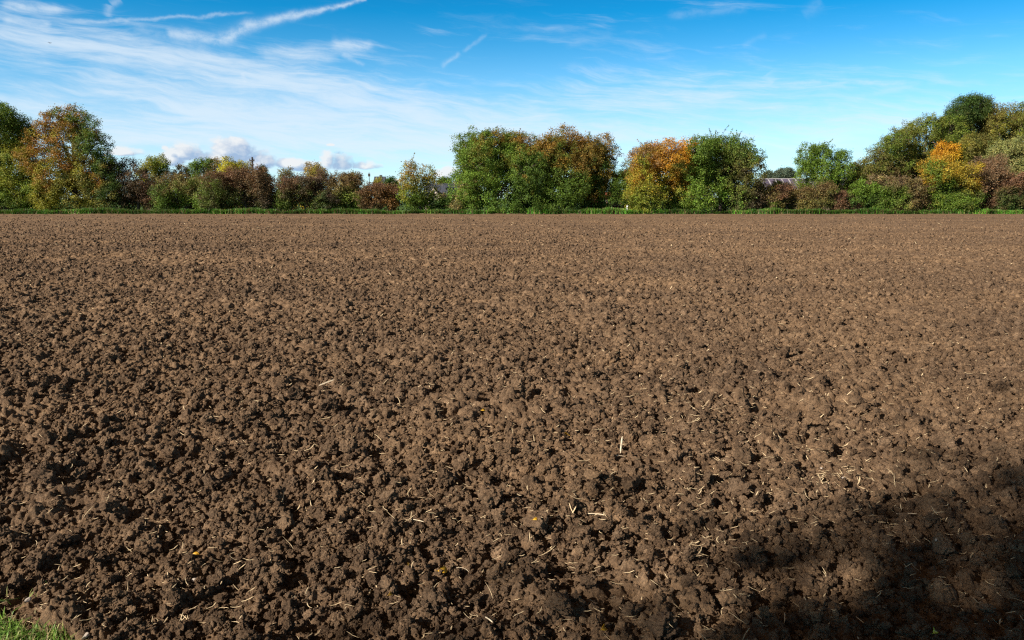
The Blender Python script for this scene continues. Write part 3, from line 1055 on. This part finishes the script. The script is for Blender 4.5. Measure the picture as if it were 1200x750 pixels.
 ('hedge_shrub', 'pinkish brown topped shrub in front of the sloping brown-green tree', 'shrub', 1020, 1074, 206, 92, [(.5, .8, .4, PK), (.4, .3, .5, MG), (.8, .3, .4, BR)], dict(twig=.7)),
 ('hedge_shrub', 'tan bare shrub just left of the yellow-green rounded tree', 'shrub', 1062, 1102, 208, 92.5, [(.5, .7, .5, PK), (.5, .3, .5, BR)], dict(twig=1.0)),
 ('autumn_tree', 'rounded tree yellow on top and dark green below in front of the wood', 'tree', 1081, 1154, 184, 92, [(.25, .9, .3, (.42, .24, .025)), (.4, .65, .25, (.44, .30, .025)), (.75, .65, .25, (.40, .27, .03)), (.5, .3, .45, MG), (.7, .35, .3, OL), (.9, .2, .3, DG), (.2, .4, .35, MG)], dict(lobes=[(.25, .78, .2), (.4, .85, .16), (.2, .55, .18), (.5, .6, .25), (.7, .65, .2), (.82, .45, .2), (.45, .3, .28), (.75, .25, .24), (.3, .2, .22), (.6, .1, .24)])),
 ('hedge_shrub', 'pink-brown feathery shrub right of the rounded yellow and green tree', 'shrub', 1132, 1182, 183, 93.5, [(.5, .7, .5, PK), (.5, .3, .5, RB)], dict(twig=1.3)),
 ('hedge_shrub', 'rusty brown shrub at the right picture edge below the sage green tree', 'shrub', 1160, 1216, 199, 92.5, [(.5, .7, .5, RB), (.7, .4, .4, BR), (.4, .2, .3, DG)], dict(twig=1.1)),
 ('hedge_shrub', 'low green shrub at the right corner of the hedge', 'shrub', 1172, 1222, 226, 91.5, [(.5, .5, .6, DG), (.3, .6, .3, BR)], dict()),
]
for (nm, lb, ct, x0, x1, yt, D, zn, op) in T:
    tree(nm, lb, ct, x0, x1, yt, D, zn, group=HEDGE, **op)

# tree standing behind the photographer; only its shade falls into the picture


def shade_tree(cx, cy, R_, zc):
    r = np.random.default_rng(5)
    base = empty('shade_tree', (cx, cy, 0), 'leafy tree behind the viewer shading the right foreground soil', 'tree')
    lc = []
    ctr = np.random.default_rng(77).normal(size=(60, 3))
    ctr /= np.linalg.norm(ctr, axis=1, keepdims=True)
    ctr *= np.linspace(0.45, 1.0, 60)[:, None] * np.array((R_ * 0.84, R_ * 0.84, R_ * 0.66))
    for i in range(len(ctr)):
        lc.append(ctr[i] + r.normal(0, 1, (215, 3)) * R_ * 0.12)
    lc = np.concatenate(lc) + np.array((0, 0, zc))
    v, f = quads_from_leaves(lc, 0.13, 0.6, np.tile((0, 0, .6), (len(lc), 1)), 9)
    col = np.tile(MG, (len(v), 1)) * np.repeat(np.exp(r.normal(0, .2, len(lc))), 4)[:, None]
    link('crown', make_mesh('crown', v, f, False, MAT_LEAF, col), base)
    tb = MB()
    tb.tube([(0, 0, -0.2), (0.05, 0, 0.4), (0.1, 0, zc * 0.6), (0.1, 0.1, zc)], [0.35, 0.24, 0.19, 0.1], 9)
    tb.build('trunk', MAT_BARK, base, True)
    bb = MB()
    for i in range(14):
        d = Vector(r.normal(size=3)).normalized()
        bb.tube([(0.1, 0, zc * r.uniform(0.5, 0.95)), d * R_ * 0.4 + Vector((0, 0, zc)), d * R_ * 0.85 + Vector((0, 0, zc))], [0.09, 0.06, 0.015], 5)
    bb.build('branches', MAT_BARK, base, True)


# the side edge of the shade runs across the ground from (0.5, 2.8) to (3.6, 5.4)
_zc = 11.5
_R = 4.2
_perp = np.array((SUN_DIR[1], -SUN_DIR[0]))
_tgt = SUN_DIR * 5.2 + _perp * (-2.3 + _R * 0.75)
_src = _tgt - SUN_DIR * (_zc / math.tan(SUN_EL))
shade_tree(_src[0], _src[1], _R, _zc)


# ---------------------------------------------------------------- grasses
def blades(n, fx, fy, hmin, hmax, w, cols, seed, lean=0.35, zfun=None):
    r = np.random.default_rng(seed)
    x, y = fx(r, n), fy(r, n)
    if callable(y):
        y = y(x)
    h = r.uniform(hmin, hmax, n)
    a = r.uniform(0, 6.283, n)
    l = np.abs(r.normal(0, lean, n))
    z0 = zfun(x, y) if zfun else np.zeros(n)
    p0 = np.stack([x, y, z0 - 0.02], -1)
    dirv = np.stack([np.cos(a), np.sin(a), np.zeros(n)], -1)
    side = np.stack([-np.sin(a), np.cos(a), np.zeros(n)], -1) * (w * r.uniform(0.6, 1.3, n))[:, None]
    up = np.array((0, 0, 1.0))
    p1 = p0 + up * (h * 0.55)[:, None] + dirv * (h * l * 0.3)[:, None]
    p2 = p0 + up * (h * (1 - 0.25 * l))[:, None] + dirv * (h * l)[:, None]
    v = np.stack([p0 - side, p0 + side, p1 + side * 0.75, p1 - side * 0.75, p2 + side * 0.12, p2 - side * 0.12], 1).reshape(-1, 3)
    o = np.arange(n)[:, None] * 6
    f = np.concatenate([o + np.array((0, 1, 2, 3)), o + np.array((3, 2, 4, 5))])
    cols = np.array(cols)
    c = cols[r.integers(0, len(cols), n)] * np.exp(r.normal(0, 0.25, n))[:, None]
    return v, f, np.repeat(c, 6, 0)


def verge_h(x):
    return 0.25 + 0.75 * vnoise2(x * 0.35, x * 0 + 3.3, 91) + 0.5 * vnoise2(x * 1.3, x * 0 + 1.3, 92)


def build_verge():
    n = 52000
    r = np.random.default_rng(31)
    xs = r.uniform(-66, 66, n)
    v, f, c = blades(n, lambda r_, m: xs, lambda r_, m: FAR - 0.2 + np.abs(r_.normal(0, 1.0, m)), 0.6, 1.15, 0.035,
                     [(.085, .24, .020), (.06, .17, .018), (.13, .24, .028), (.04, .10, .014), (.22, .18, .07)], 32, 0.4)
    k = verge_h(np.repeat(xs, 6)) * 0.58
    v[:, 2] *= k
    tone = 0.45 + 1.25 * vnoise2(v[:, 0] * 0.16, v[:, 0] * 0 + 4.4, 97) * vnoise2(v[:, 0] * 0.8, v[:, 0] * 0 + 9.1, 98) * 1.3
    c = c * tone[:, None]
    # taller dry stems and a ragged outer edge
    xd = r.uniform(-66, 66, 2600)
    xd = xd[vnoise2(xd * 0.5, xd * 0 + 6.6, 99) > 0.45]
    v2, f2, c2 = blades(len(xd), lambda r_, m: xd, lambda r_, m: FAR + 0.3 + np.abs(r_.normal(0, 0.9, m)), 0.25, 0.75, 0.012,
                        [(.26, .20, .09), (.20, .15, .07), (.12, .09, .045), (.12, .15, .03)], 33, 0.5)
    f = np.concatenate([f, f2 + len(v)])
    v, c = np.concatenate([v, v2]), np.concatenate([c, c2])
    v[:, 1] += 0.9 * (vnoise2(v[:, 0] * 0.7, v[:, 0] * 0 + 5.5, 94) - 0.6)
    o = link('verge_grass', make_mesh('verge_grass', v, f, False, MAT_GRASS, c))
    tag(o, 'strip of bright green grass and nettles along the foot of the hedge', 'grass', kind='stuff')


build_verge()


def build_undergrowth():
    r = np.random.default_rng(61)
    n = 2600
    x = r.uniform(-68, 68, n)
    top = 1.35 + 1.1 * vnoise2(x * 0.22, x * 0 + 7.7, 95) + 0.5 * vnoise2(x * 0.9, x * 0 + 2.7, 96)
    gap_a, gap_b = at_depth(702, 240, 97)[0], at_depth(730, 240, 97)[0]
    top = np.where((x > gap_a) & (x < gap_b), 0.6, top)
    top = np.where(x < at_depth(62, 240, 97)[0], 0.45, top)
    c = np.stack([x, 97 + r.normal(0, 0.9, n), top * np.sqrt(r.uniform(0.02, 1, n))], -1)
    lc = np.repeat(c, 22, 0) + r.normal(0, 1, (n * 22, 3)) * np.array((.3, .3, .22))
    lc = lc[lc[:, 2] > 0.05]
    v, f = quads_from_leaves(lc, 0.11, 0.55, np.tile((0, -.2, .5), (len(lc), 1)), 62)
    pal = np.array([DG, MG, DB, BR, OL])
    k = np.clip((vnoise3(lc * np.array((.3, .3, .8)), 63) * 5).astype(int), 0, 4)
    col = pal[k] * np.exp(r.normal(0, .35, len(lc)))[:, None]
    o = link('undergrowth', make_mesh('undergrowth', v, f, False, MAT_LEAF, np.repeat(col, 4, 0)))
    tag(o, 'dark green and brown brambly undergrowth behind the foot of the hedge', 'undergrowth', kind='stuff')


build_undergrowth()


def build_corner_grass():
    n = 24000
    r = np.random.default_rng(41)
    x = r.uniform(-3.3, 2.2, n)
    y = near_edge(x) - 0.01 - np.abs(r.normal(0, 1, n)) * 0.42 + np.where(r.uniform(0, 1, n) < 0.05, np.abs(r.normal(0, 0.12, n)), 0)
    v, f, c = blades(n, lambda q, m: x, lambda q, m: y, 0.025, 0.07, 0.003,
                     [(.14, .25, .03), (.18, .30, .05), (.09, .18, .025), (.30, .30, .10), (.34, .27, .13)], 42, 0.8)
    v[:, 2] += 0.03
    o = link('grass', make_mesh('grass', v, f, False, MAT_GRASS, c))
    tag(o, 'patch of short green grass at the near left corner of the field', 'grass', kind='stuff')
    b = MB()
    xs = np.linspace(-3.6, 2.6, 90)
    es = near_edge(xs)
    b.poly([(2.6, 1.2, 0.02), *[(a, e - 0.02, 0.02) for a, e in zip(xs[::-1], es[::-1])], (-3.6, 1.2, 0.02)])
    tag(b.build('verge', MAT_MEADOW), kind='structure')


build_corner_grass()


# ---------------------------------------------------------------- straw litter (uncountable)
def straw_strip(pts, w, flatn):
    """a flat-oval stalk along pts, 4-sided"""
    V, F = [], []
    n = len(pts)
    for i in range(n):
        d = pts[min(i + 1, n - 1)] - pts[max(i - 1, 0)]
        d /= np.linalg.norm(d) + 1e-9
        s = np.cross(d, flatn)
        s /= np.linalg.norm(s) + 1e-9
        u = np.cross(s, d)
        k = w * (0.35 if i in (0, n - 1) else 1.0)
        for a, b in ((1, 0), (0, .5), (-1, 0), (0, -.5)):
            V.append(pts[i] + s * a * k + u * b * k)
    for i in range(n - 1):
        for k in range(4):
            F.append((i * 4 + k, i * 4 + (k + 1) % 4, i * 4 + 4 + (k + 1) % 4, i * 4 + 4 + k))
    return V, F


def build_litter():
    r = np.random.default_rng(51)
    V, F = [], []
    cand = []
    for _ in range(2700):
        py = 262 + (750 - 262) * r.uniform() ** 1.25
        px = r.uniform(-60, 1260)
        cand.append((px, py))
    for (cx, cy, sx, sy, m) in ((900, 540, 75, 22, 170), (760, 440, 120, 30, 120), (560, 420, 160, 40, 90), (1050, 460, 100, 30, 90), (790, 492, 70, 12, 120), (980, 555, 50, 14, 90), (850, 585, 60, 20, 40), (1040, 575, 60, 12, 40),
                                (690, 608, 34, 12, 34), (820, 640, 30, 15, 50), (540, 600, 90, 20, 50), (390, 535, 25, 14, 14), (1120, 420, 70, 25, 30), (1060, 605, 35, 8, 34)):
        for _ in range(m):
            cand.append((cx + r.normal() * sx, cy + r.normal() * sy))
    for px, py in cand:
        if py < 258:
            continue
        x, y = on_ground(px, min(py, 760), 0.02)
        if not (2.5 < y < 60):
            continue
        pxm = y / 796
        L = r.uniform(0.012, 0.05) * (1.0 + 0.9 * (r.uniform() < 0.18))
        w = r.uniform(0.0010, 0.0026)
        L, w = max(L, pxm * 2.2 * r.uniform(.6, 1.4)), max(w, pxm * r.uniform(0.26, 0.60))
        a = r.uniform(0, math.pi)
        z = soil_top(x, y) + 0.012
        bend, tilt_ = r.normal(0, 0.2), r.normal(0, 0.3)
        pts = []
        for t in np.linspace(-0.5, 0.5, 5):
            aa = a + bend * t * 2
            pts.append(np.array((x + math.cos(aa) * L * t, y + math.sin(aa) * L * t, z + tilt_ * L * t + r.uniform(0, .2) * L * abs(t))))
        v, f = straw_strip(pts, w, np.array((0.1, 0.0, 1.0)))
        o = len(V)
        V += v
        F += [tuple(o + q for q in g) for g in f]
    me = make_mesh('straw_litter', np.array(V), np.array(F), False, MAT_STRAW)
    tag(link('straw_litter', me), 'short pale bits of straw and stubble scattered over the soil', 'straw', kind='stuff')


build_litter()


# ---------------------------------------------------------------- single things lying on the soil
def place(px, py):
    x, y = on_ground(px, py, 0.03)
    for _ in range(3):
        z = soil_top(x, y)
        x, y = on_ground(px, py, z)
    return x, y, z


def fallen_leaf(px, py, L, ang, tilt, label, mat=MAT_YLEAF, curl=0.5, group='yellow leaves fallen on the soil'):
    x, y, z = place(px, py)
    V, F = [], []
    n = 9
    for side in (1, 0):
        for i in range(n):
            t = i / (n - 1)
            w = 0.30 * L * math.sin(math.pi * min(1, t * 0.97 + 0.02)) ** 0.8 + 0.0006
            c = (t - 0.5) * L
            zc = -curl * (c * c) / L * 1.6
            for j in (-1, 0, 1):
                V.append((c, j * w, zc + abs(j) * w * 0.45 + side * 0.0009))
    for s in (0, 1):
        for i in range(n - 1):
            for j in (0, 1):
                a = s * n * 3 + i * 3 + j
                q = (a, a + 1, a + 4, a + 3)
                F.append(q if s == 0 else q[::-1])
    for i in range(n - 1):
        for j in (0, 2):
            a, b = i * 3 + j, i * 3 + 3 + j
            F.append((a, b, b + n * 3, a + n * 3))
    me = make_mesh('fallen_leaf', V, F, True, mat)
    o = link('fallen_leaf', me, None, (x, y, z + 0.024))
    o.rotation_euler = (tilt, R(12), ang)
    tag(o, label, 'leaf', group)
    sb = MB()
    sb.tube([(-0.5 * L, 0, -curl * L * .4), (-0.62 * L, 0.01 * L, -curl * L * .5), (-0.75 * L, 0.06 * L, -curl * L * .5)], [0.0012, 0.001, 0.0008], 5)
    sb.build('stem', mat, o)


fallen_leaf(520, 674, 0.048, R(35), R(55), 'curled orange leaf beside a thin pale curved stalk on the soil')
fallen_leaf(458, 702, 0.026, R(80), R(50), 'small upright orange leaf left of the curled orange leaf')
fallen_leaf(479, 667, 0.018, R(100), R(40), 'tiny yellow scrap of leaf above the small upright orange leaf')
fallen_leaf(708, 742, 0.042, R(70), R(60), 'orange leaf standing at the bottom edge between the big clods')
fallen_leaf(235, 637, 0.030, R(170), R(35), 'upper of two yellow leaf bits at the left', )
fallen_leaf(230, 655, 0.028, R(10), R(45), 'lower of two yellow leaf bits at the left')
fallen_leaf(628, 614, 0.028, R(25), R(30), 'small yellow leaf left of the pale split husk')
fallen_leaf(663, 513, 0.045, R(160), R(40), 'brownish yellow leaf left of the upright white stalk')
fallen_leaf(567, 484, 0.042, R(40), R(45), 'yellow leaf in the middle of the field above the white scraps')
fallen_leaf(1095, 746, 0.040, R(60), R(40), 'bright yellow-green leaf in the shade at the bottom right', MAT_YGLEAF)


def stalk(px, py, dx, dy, rise, w, label, mat=MAT_STALK, bend=0.15, group='pale dry stalks lying on the soil', name='dry_stalk'):
    """a stalk through the photo point, dx/dy its length along the ground in metres"""
    x, y, z = place(px, py)
    L = math.sqrt(dx * dx + dy * dy + rise * rise)
    pts = []
    for t in np.linspace(-0.5, 0.5, 8):
        k = bend * L * (0.25 - t * t)
        pts.append(np.array((dx * t - dy / L * k, dy * t + dx / L * k, rise * (t + 0.5) + k * 0.5)))
    v, f = straw_strip(pts, w, np.array((0.15, -0.2, 1.0)) if abs(rise) < L * 0.8 else np.array((0, -1.0, 0.1)))
    b = MB()
    b.v, b.f = [tuple(q) for q in v], f
    b.f.append((3, 2, 1, 0))
    m = len(v) - 4
    b.f.append((m, m + 1, m + 2, m + 3))
    o = b.build(name, mat)
    o.location = (x, y, z + 0.014)
    return tag(o, label, 'stalk', group)


stalk(728, 533, 0.012, 0.015, 0.105, 0.0055, 'white split stalk standing upright from the soil', bend=0.12)
stalk(725, 536, 0.070, 0.035, -0.012, 0.0045, 'broken white stalk lying at the foot of the upright one', bend=0.35)
stalk(695, 606, 0.125, -0.012, 0.0, 0.0042, 'pale split husk lying flat right of the small yellow leaf', bend=0.2)
stalk(383, 452, 0.115, 0.10, 0.03, 0.0085, 'pale straw stalk lying slantwise alone in the left middle of the field', bend=0.05)
stalk(386, 455, 0.08, 0.09, 0.0, 0.006, 'shorter stalk just under the slanting pale straw in the left middle', bend=0.05)
stalk(774, 642, 0.085, 0.015, 0.0, 0.0018, 'thin straight straw right of the pale split husk', MAT_STRAW, 0.03)
stalk(540, 672, 0.075, -0.03, 0.0, 0.0013, 'thin curved stalk arching right of the curled orange leaf', MAT_STALK, 0.7)
stalk(100, 702, 0.085, 0.0, 0.0, 0.0032, 'wavy pale stalk lying right of the pale shell-like stone at the left', MAT_STALK, 0.4)
stalk(490, 613, 0.06, -0.03, 0.0, 0.0030, 'short pale stick lying alone above the cluster of orange leaves', MAT_STALK, 0.05)
stalk(890, 577, 0.10, -0.01, 0.0, 0.0022, 'yellow straw lying along the edge of the shade', MAT_STRAW, 0.15)
stalk(1062, 605, 0.11, 0.0, 0.0, 0.0035, 'pale straw bundle stalk lying in the shade at the right', MAT_STALK, 0.1)
stalk(210, 734, 0.01, -0.05, 0.0, 0.0022, 'short bent straw near the bottom left, right of the grass', MAT_STRAW, 0.3)
stalk(573, 730, 0.03, -0.04, 0.0, 0.0035, 'stubby pale stalk near the bottom middle', MAT_STALK, 0.1)


def stone(px, py, s, flat, ang, label, mat=MAT_STONE, group='pale stones and flints on the soil'):
    x, y, z = place(px, py)
    v, f = ICO3
    k = 1 + 0.5 * (vnoise3(v * 1.3 + px, 5) - 0.5) + 0.2 * (vnoise3(v * 3.1 + py, 6) - 0.5)
    k += 0.10 * (vnoise3(v * 9 + px, 8) - 0.5)
    q = v * k[:, None]
    rr_ = np.random.default_rng(int(px + py))
    for _ in range(9):
        n_ = rr_.normal(size=3)
        n_ /= np.linalg.norm(n_)
        q = q - np.clip(q @ n_ - rr_.uniform(0.5, 0.85), 0, None)[:, None] * n_ * 0.95
    q = q * np.array((1.0, 0.55, flat)) * s
    o = link('pale_stone', make_mesh('pale_stone', q, f, False, mat), None, (x, y, z + s * flat * 0.25 + 0.004))
    o.rotation_euler = (R(14), R(-10), ang)
    return tag(o, label, 'stone', group)


stone(33, 704, 0.020, .45, R(70), 'pale lilac shell-like stone just above the grass corner')
stone(101, 747, 0.021, .6, R(80), 'cream flint at the bottom edge right of the grass corner')
stone(122, 748, 0.022, .5, R(0), 'grey rounded stone at the bottom edge beside the cream flint', plain('grey_stone', (.17, .125, .09), .9))
stone(228, 681, 0.014, .6, R(20), 'small tan stone below the two yellow leaf bits at the left')
stone(642, 533, 0.016, .4, R(50), 'upper white flake left of the upright white stalk')
stone(643, 555, 0.014, .35, R(-30), 'lower white flake left of the upright white stalk')
stone(924, 592, 0.015, .8, R(80), 'small white pebble below the yellow straw at the shade edge')
stone(515, 536, 0.020, .4, R(40), 'white flake in the middle of the field left of the centre line')
stone(1084, 634, 0.013, .5, R(30), 'left of two pale stones in the shade at the right')
stone(1097, 634, 0.011, .5, R(60), 'right of two pale stones in the shade at the right')
stone(961, 551, 0.020, .6, R(0), 'chalky white lump among straw above the shade')
stone(989, 561, 0.013, .5, R(0), 'small chalky bit right of the chalky white lump')


def big_clod(px, py, s, var, ang, label, sx=1.0):
    x, y = on_ground(px, py, s * 0.3)
    z = float(soil_height(np.array([x]), np.array([y]), np.array([0.006]))[0])
    o = link('large_clod', clod_col.objects[var].data, None, (x, y, z + s * 0.5))
    o.scale = (s * sx, s, s)
    o.rotation_euler = (0.2, 0.1, ang)
    return tag(o, label, 'clod', 'largest clods of soil near the camera')


big_clod(742, 716, 0.068, 0, 1.0, 'largest rounded clod at the bottom right of centre, orange leaf at its left')
big_clod(655, 718, 0.066, 1, 2.0, 'wide shaded clod left of the orange leaf at the bottom', 1.3)
big_clod(612, 686, 0.045, 2, 0.3, 'lumpy clod right of the curled orange leaf')
big_clod(695, 573, 0.055, 3, 2.2, 'rugged clod below the upright white stalk', 1.4)
big_clod(765, 574, 0.060, 4, 0.9, 'rounded clod right of the rugged clod below the upright stalk')
big_clod(560, 700, 0.048, 5, 0.5, 'clod with deep shadow near the bottom middle')
big_clod(1005, 575, 0.045, 6, 0.5, 'dark knob of soil at the edge of the shade')
big_clod(1035, 682, 0.050, 7, 1.5, 'square sunlit clod inside the shaded corner')
big_clod(830, 590, 0.060, 8, 1.1, 'low brown clod beside the yellow straw at the shade edge', 1.3)


# ---------------------------------------------------------------- buildings and small structures beyond
def wood(name, c, **k): return plain(name, c, **k)


M_SLATE = plain('dark_slate', (0.055, 0.060, 0.078), 0.5, 0.4, 0.2, 3.0)
M_CREAM = plain('cream_render', (0.62, 0.52, 0.44), 0.9, 0.2, 0.1, 2.0)
M_WHITE = plain('white_paint', (0.78, 0.77, 0.74), 0.6, 0.3, 0.05, 2.0)
M_BRICK = plain('pink_brick', (0.46, 0.16, 0.13), 0.9, 0.2, 0.2, 5.0)
M_TILE = plain('red_clay_tile', (0.33, 0.10, 0.055), 0.85, 0.2, 0.2, 4.0)
M_GLASS = plain('window_glass', (0.03, 0.04, 0.05), 0.1, 0.6, 0.1, 1.0)
M_PANEL = plain('solar_panel', (0.10, 0.085, 0.125), 0.15, 0.6, 0.15, 0.6)
M_GREYM = plain('galvanised_metal', (0.36, 0.34, 0.34), 0.5, 0.5, 0.1, 1.0)
M_DARKW = plain('weathered_pole', (0.05, 0.042, 0.036), 0.9, 0.2, 0.2, 3.0)


def house(name, label, px0, px1, y_ridge, D, z_eave, depth, m_wall, m_roof, front_gable=None, chimney=None):
    xa, xb = at_depth(px0, 230, D)[0], at_depth(px1, 230, D)[0]
    zr = at_depth(px0, y_ridge, D + depth / 2)[2]
    h = empty(name, ((xa + xb) / 2, D, 0), label, 'house')
    w = (xb - xa) / 2
    MB().box(-w, w, 0, depth, -0.1, z_eave).build('wall', m_wall, h)
    rb = MB()
    o = 0.3
    t = 0.16
    k = (zr - z_eave) / (depth / 2)
    for s, ye in ((1, -o), (-1, depth + o)):
        ze = z_eave - o * k
        rb.slab([(-w - o, ye, ze), (w + o, ye, ze), (w + o, depth / 2, zr), (-w - o, depth / 2, zr)], (0, 0, t))
    roof = rb.build('roof', m_roof, h)
    for sx in (-1, 1):
        MB().slab([(sx * w, 0.02, z_eave), (sx * w, depth - 0.02, z_eave), (sx * w, depth / 2, zr - 0.05)], (-sx * 0.2, 0, 0)).build('gable', m_wall, h)
    wb = MB()
    for i in (-0.55, 0.1, 0.6):
        wf = MB().box(w * i - 0.5, w * i + 0.5, -0.06, -0.003, max(0.6, z_eave - 1.4), z_eave - 0.35).build('window', M_WHITE, h)
        MB().box(w * i - 0.42, w * i + 0.42, -0.075, -0.063, max(0.68, z_eave - 1.32), z_eave - 0.43).build('pane', M_GLASS, wf)
    if front_gable:
        gx, gw, gz0, gz1, proj = front_gable
        gx = at_depth(gx, 230, D)[0] - (xa + xb) / 2
        g = MB()
        g.slab([(gx - gw, -proj, gz0), (gx + gw, -proj, gz0), (gx, -proj, gz1)], (0, 0.2, 0))
        g.box(gx - gw, gx + gw, -proj, 0.2, 0, gz0)
        g.build('porch', m_wall, h)
        g2 = MB()
        yb = (gz1 - z_eave) / k
        for s in (-1, 1):
            g2.slab([(gx + s * (gw + .2), -proj - .2, gz0 - .15), (gx, -proj - .2, gz1 + .06), (gx, yb, gz1 + .06), (gx + s * (gw + .2), yb * .5, gz0 - .15)], (0, 0, .1))
        g2.build('porch_roof', m_roof, h)
        for s in (-1, 1):
            MB().slab([(gx + s * (gw + .2), -proj - .23, gz0 - .2), (gx, -proj - .23, gz1 + .04), (gx, -proj - .23, gz1 + .22), (gx + s * (gw + .25), -proj - .23, gz0 - .02)], (0, -.05, 0)).build('bargeboard', M_CREAM, h)
    if chimney is not None:
        cx = w * chimney
        MB().box(cx - .35, cx + .35, depth / 2 - .35, depth / 2 + .35, zr - 0.5, zr + 0.6).build('chimney', M_SLATE, roof)
    return h


house('bungalow', 'low house with dark slate roof and small pale gable left of the big double crown', 497, 537, 216, 128, 1.9, 6.5, M_CREAM, M_SLATE, (509.5, 0.8, 1.9, 3.1, 1.6))
house('brick_cottage', 'pinkish brick cottage glimpsed through the gap beside the dark green tree', 700, 728, 226, 120, 1.9, 5, M_BRICK, M_TILE)
house('distant_house', 'far house with dark roof and stub chimney just right of the aerial mast', 438, 449, 207.5, 230, 4.6, 7, M_BRICK, M_SLATE, None, 0.2)
house('distant_house', 'far white-walled house with pale roof above the rusty low shrub', 452, 466, 211, 225, 3.6, 7, M_WHITE, M_GREYM)


def solar_barn():
    D = 116
    xa, xb = at_depth(898, 215, D)[0], at_depth(1003, 215, D)[0]
    zr, ze = at_depth(900, 210, D + 2.0)[2], at_depth(900, 222, D)[2]
    w = (xb - xa) / 2
    h = empty('barn', ((xa + xb) / 2, D, 0), 'long low barn with white-framed solar panels on its roof behind the round green tree', 'barn')
    MB().box(-w, w, 0, 5.2, -0.1, ze - 0.05).build('wall', plain('brown_boards', (.12, .09, .065), .9), h)
    rb = MB()
    rb.slab([(-w - .3, -0.3, ze - .1), (w + .3, -0.3, ze - .1), (w + .1, 2.6, zr), (-w - .1, 2.6, zr)], (0, 0, .08))
    rb.slab([(-w - .3, 5.5, ze - .1), (w + .3, 5.5, ze - .1), (w + .1, 2.6, zr), (-w - .1, 2.6, zr)], (0, 0, .08))
    roof = rb.build('roof', M_GREYM, h)
    n = 13
    sl = (zr - ze + .1) / 2.9
    for i in range(n):
        for j in range(2):
            x0 = -w + 2 * w * (i + .1) / n
            x1 = -w + 2 * w * (i + .9) / n
            y0, y1 = -0.15 + j * 1.36, 1.08 + j * 1.36
            z0, z1 = ze - .1 + (y0 + .3) * sl + .09, ze - .1 + (y1 + .3) * sl + .09
            MB().slab([(x0, y0, z0), (x1, y0, z0), (x1, y1, z1), (x0, y1, z1)], (0, 0, .04)).build('solar_panel', M_PANEL, h)
    rg = MB().box(-w - .15, w + .15, 2.5, 2.72, zr + .06, zr + .14).build('ridge_cap', M_GREYM, h)
    for s in (-1, 1):
        MB().slab([(s * (w + .3), -0.35, ze - .12), (s * (w + .12), 2.6, zr - .02), (s * (w + .12), 2.6, zr + .2), (s * (w + .3), -0.35, ze + .1)], (s * .08, 0, 0)).build('verge_trim', M_WHITE, h)


solar_barn()


def pole():
    x, y, z = at_depth(295.5, 184, 104)
    h = empty('utility_pole', (x, y, 0), 'dark wooden utility pole with cross-arm standing above the bright yellow tree', 'pole')
    MB().tube([(0, 0, -0.3), (0, 0, z * .6), (0, 0, z)], [0.15, 0.13, 0.11], 8).build('post', M_DARKW, h, True)
    MB().box(-.32, .32, -.2, -.12, z - .55, z - .40).build('crossarm', M_DARKW, h)
    MB().box(-.26, .26, -.2, -.12, z - 1.05, z - .93).build('crossarm', M_DARKW, h)
    for dx in (-.26, .26, 0):
        MB().tube([(dx, -.16, z - .397), (dx, -.16, z - .3), (dx, -.16, z - .2)], [.05, .06, .03], 6).build('insulator', M_DARKW, h, True)


pole()


def mast():
    x, y, z = at_depth(432.5, 202, 200)
    h = empty('aerial_mast', (x, y, 0), 'thin dark aerial mast left of the distant white house', 'mast')
    MB().tube([(0, 0, 0), (0, 0, z * .5), (0, 0, z)], [.12, .1, .07], 6).build('pole', M_DARKW, h)
    MB().box(-.25, .25, -.12, .12, z - 1.0, z - .3).build('antenna', M_DARKW, h)


mast()


def marker_post():
    x, y, z = at_depth(735, 240, 90.6)
    h = empty('marker_post', (x, y, 0), 'short pale post in the verge left of the golden orange tree', 'post')
    MB().box(-.07, .07, -.05, .05, -.1, z - .1).build('post', M_WHITE, h)
    MB().poly([(-.09, -.07, z - .1), (.09, -.07, z - .1), (.09, .07, z - .1), (-.09, .07, z - .1)]).slab(
        [(-.09, -.07, z - .097), (.09, -.07, z - .097), (.09, .07, z - .097), (-.09, .07, z - .097)], (0, 0, .06)).build('cap', M_GREYM, h)


marker_post()


def bird():
    x, y, z = at_depth(58.7, 50.5, 75)
    M = plain('dark_feathers', (.05, .05, .055), .8)
    b = MB()
    b.tube([(-.2, 0, 0), (-.1, 0, .01), (.05, 0, .02), (.16, 0, .02), (.21, 0, .015)], [.012, .035, .05, .03, .008], 8)
    for s in (-1, 1):
        b.slab([(.07, s * .03, .03), (-.06, s * .03, .03), (-.05, s * .2, .1), (-.08, s * .42, .07), (.0, s * .22, .11)], (0, 0, .008))
    o = b.build('bird', M)
    o.location = (x, y, z)
    o.rotation_euler = (0, 0, R(-20))
    o.scale = (.55, .55, .55)
    tag(o, 'tiny dark bird flying in the sky above the big orange-topped tree', 'bird')


bird()
